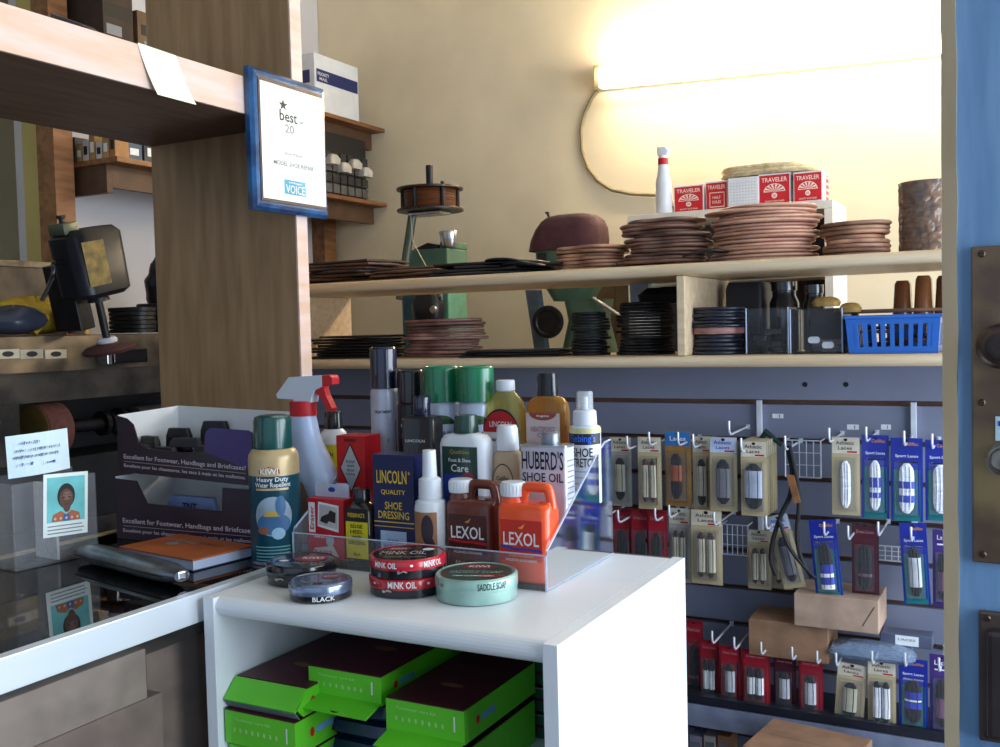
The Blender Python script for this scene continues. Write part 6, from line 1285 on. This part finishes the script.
b = B(); b.box(MX - .006, MX + .03, q0.y, q1.y, q0.z - .018, q0.z + .016, PBLACK, .003); b.go('switch_box', t, loc=k_)
b = B(); b.box(MX - .004, MX + .034, q0.y - .022, q0.y - .008, q0.z - .02, q0.z + .03, STEEL, .002); b.go('bracket', t, loc=k_)
# back ledge of the machine (pale rail) and things between
zr = onX(40, 275, MX - .28).z
b = B(); b.box(MX - .38, MX - .31, ya, 1.78, .0, onX(40, 268, MX - .31).z, SM); b.box(MX - .40, MX - .305, ya, 1.78, onX(40, 268, MX - .31).z + .0005, onX(40, 262, MX - .31).z, mat('stained_pale_rail', (150, 134, 106), .6, scale=30, rgb2=(90, 74, 56))); b.go('rear_ledge', t, loc=k_)
# motor standing on the machine
XM = MX + .098
q0, q1 = onX(64, 260, XM), onX(126, 260, XM); ymid = (q0.y + q1.y) / 2; zt1, zt0 = onX(95, 228, XM).z, onX(100, 296, XM).z
MW = q1.y - q0.y
t = thing('electric_motor', 'black electric motor with a worn yellow plate tilted over the machine', 'motor', (XM, ymid, zt0)); t.rotation_euler = (R_(12), 0, 0)
HM = zt1 - zt0; BM = mat('black_motor_paint', (34, 36, 44), .38, .3, scale=12, rgb2=(20, 22, 28))
b = B(); b.body([(0, .08, MW * .66, .025), (.01, .10, MW * .82, .03), (HM * .9, .10, MW * .86, .03), (HM, .08, MW * .7, .025)], BM, n=6); mh_ = b.go('housing', t)
b = B(); b.box(-.025, .025, -MW * .42, -MW * .18, HM * .95, HM * 1.12, mat('grey_green_metal', (88, 96, 82), .4, .5), .004); b.lathe([(.006, HM * 1.11), (.006, HM * 1.18), (.01, HM * 1.19), (.01, HM * 1.23)], DM, 14, T=TR(0, -MW * .3, 0)); under(b.go('terminal_box', t), mh_)
b = B(); b.rect(-MW * .33, MW * .02, HM * .18, HM * .82, mat('worn_yellow_plate', (150, 128, 62), .5, scale=40, rgb2=(86, 76, 48)), right(.0505)); under(b.go('rating_plate', t, label='worn yellow rating plate'), mh_)
b = B(); b.lathe([(.024, -.012), (.022, 0)], DM, 20); b.tube([(0, 0, -.095), (0, 0, -.05), (0, 0, 0)], .0085, DM, 12); sp_ = b.go('spindle', t)
b = B(); b.lathe([(.004, -.128), (.055, -.126), (.058, -.120), (.050, -.113), (.022, -.108), (.020, -.097), (.004, -.095)], mat('dark_red_disc', (76, 42, 44), .6), 36); b.lathe([(.021, -.108), (.0225, -.1), (.018, -.094)], WIRE, 20); under(b.go('polishing_disc', t), sp_)
pts = [Vector((0, -MW * .39, HM * .55)), Vector((0, -MW * .55, HM * .6)), Vector((0, -MW * .62, HM * .4)), Vector((0, -MW * .85, HM * .12))]
B().tube(smooth(pts), .005, PBLACK, 8).go('cable', t)
# support column so the motor stands on the machine
b = B(); b.box(-.135, -.0505, -.02, .02, zTop + .012 - zt0, HM * .5, DM, .003); b.go('mount', t)
# yellow rags, cup, blue bag
def blob(name, label, cat, px, py, X, rx, ry, rz_, m, seedv, zbase=zTop):
    q = onX(px, py, X); rnd = random.Random(seedv); b = B(); rings = []; ph = [rnd.uniform(0, 6) for _ in range(4)]
    for i in range(9):
        a_ = PI * i / 8; rr = max(math.sin(a_), .03); rings.append([(rx * rr * math.cos(t_) * (1 + .14 * math.sin(3 * t_ + ph[0] + i)), ry * rr * math.sin(t_) * (1 + .14 * math.sin(2 * t_ + ph[1])), rz_ * (1 - math.cos(a_)) * (1 + .1 * math.sin(2 * t_ + ph[2]))) for t_ in [2 * PI * j / 20 for j in range(20)]])
    b.loft(rings, m); return tag(b.go(name, None, (X, q.y, zbase)), label, cat)
ZM = zTop + .0055
blob('yellow_rag', 'crumpled yellow cloth lying on the sooty machine', 'cloth', 36, 310, MX - .17, .07, .12, .042, mat('yellow_cloth', (168, 146, 30), .8, scale=12, rgb2=(110, 92, 20)), 1, ZM)
blob('blue_grey_bag', 'blue grey plastic bag at the left end of the sooty machine', 'bag', 14, 322, MX - .06, .045, .07, .03, mat('blue_grey_film', (60, 66, 82), .35, scale=20), 2, ZM)
q = onX(76, 325, MX - .06); b = B(); b.lathe([(.018, 0), (.029, .045), (.030, .046), (.027, .045), (.016, .004)], mat('brown_paper_cup', (92, 70, 64), .6), 28, cap=False); b.lathe([(.0305, .044), (.0305, .049), (.026, .049)], mat('orange_rim', (206, 150, 50), .5), 28, cap=False); b.lathe([(.001, .001), (.018, .001)], mat('brown_paper_cup', (92, 70, 64), .6), 20, cap=False); tag(b.go('small_cup', None, (MX - .06, q.y, ZM)), 'small brown cup with an orange rim on the sooty machine', 'cup')
pts = [onX(x, y, MX - .03) for x, y in ((42, 333), (55, 318), (68, 308), (82, 304), (91, 308), (94, 320), (94, 334))]
tag(B().tube([p - Vector((.03, 0, 0)) for p in smooth(pts)], .009, mat('yellow_hose', (196, 156, 50), .5), 10).go('yellow_hose'), 'yellow hose arching over the small cup on the machine', 'hose')
for i in range(7):
    for (yc, nm, cnt) in ((onX(138, 320, MX - .14).y, 'left', 6), (onX(160, 320, MX - .14).y + .02, 'right', 7)):
        if i < cnt: tag(B().body([(0, .13, .075, .03), (.009, .13, .075, .03), (.0105, .12, .07, .028)], RUBBER, T=RZ(0), n=6).go('heel_blank', None, (MX - .16, yc, ZM + .0112 * i), random.uniform(-.06, .06)), 'black heel blank in the %s stack on the machine, behind the motor' % nm, 'heel', '%s heel stack on the machine' % nm)
# lamp head / dark column next to the upright
q = onX(164, 255, MX - .16)
b = B(); b.tube(smooth([Vector((MX - .2, q.y + .03, ZM + .082)), Vector((MX - .2, q.y + .01, ZM + .13)), Vector((MX - .18, q.y - .0, ZM + .18)), Vector((MX - .16, q.y + .01, ZM + .23))]), [.04] * 3 + [.034] * 3 + [.024] * 3 + [.018] * 4, BM, 12); b.lathe([(.004, -.022), (.018, -.016), (.022, 0), (.018, .016), (.004, .022)], BM, 18, T=TR(MX - .16, q.y + .01, ZM + .245)); tag(b.go('machine_lever'), 'dark machine lever with a ball end beside the pine upright', 'lever')
# ================================================================ light
def area(name, loc_, rot, sx, sy, power, c):
    l = bpy.data.lights.new(name, 'AREA'); l.shape = 'RECTANGLE'; l.size = sx; l.size_y = sy; l.energy = power; l.color = c
    o = bpy.data.objects.new(name, l); COL.objects.link(o); o.location = loc_; o.rotation_euler = rot; return o
# daylight through the shop window in the right wall
area('window_daylight', (WX - .01, 1.40, 1.35), (0, R_(90), 0), 1.45, 2.4, POW_WIN, (.80, .90, 1.0))
# daylight from the open street side behind the photographer
W_ = bpy.data.worlds.new('sky'); S.world = W_; W_.use_nodes = True
bg = W_.node_tree.nodes['Background']; bg.inputs[0].default_value = (.58, .76, 1.0, 1); bg.inputs[1].default_value = POW_SKY
S.view_settings.view_transform = 'Standard'; S.view_settings.look = 'None'; S.view_settings.gamma = 1; S.view_settings.use_curve_mapping = False
S.view_settings.exposure = EXPO
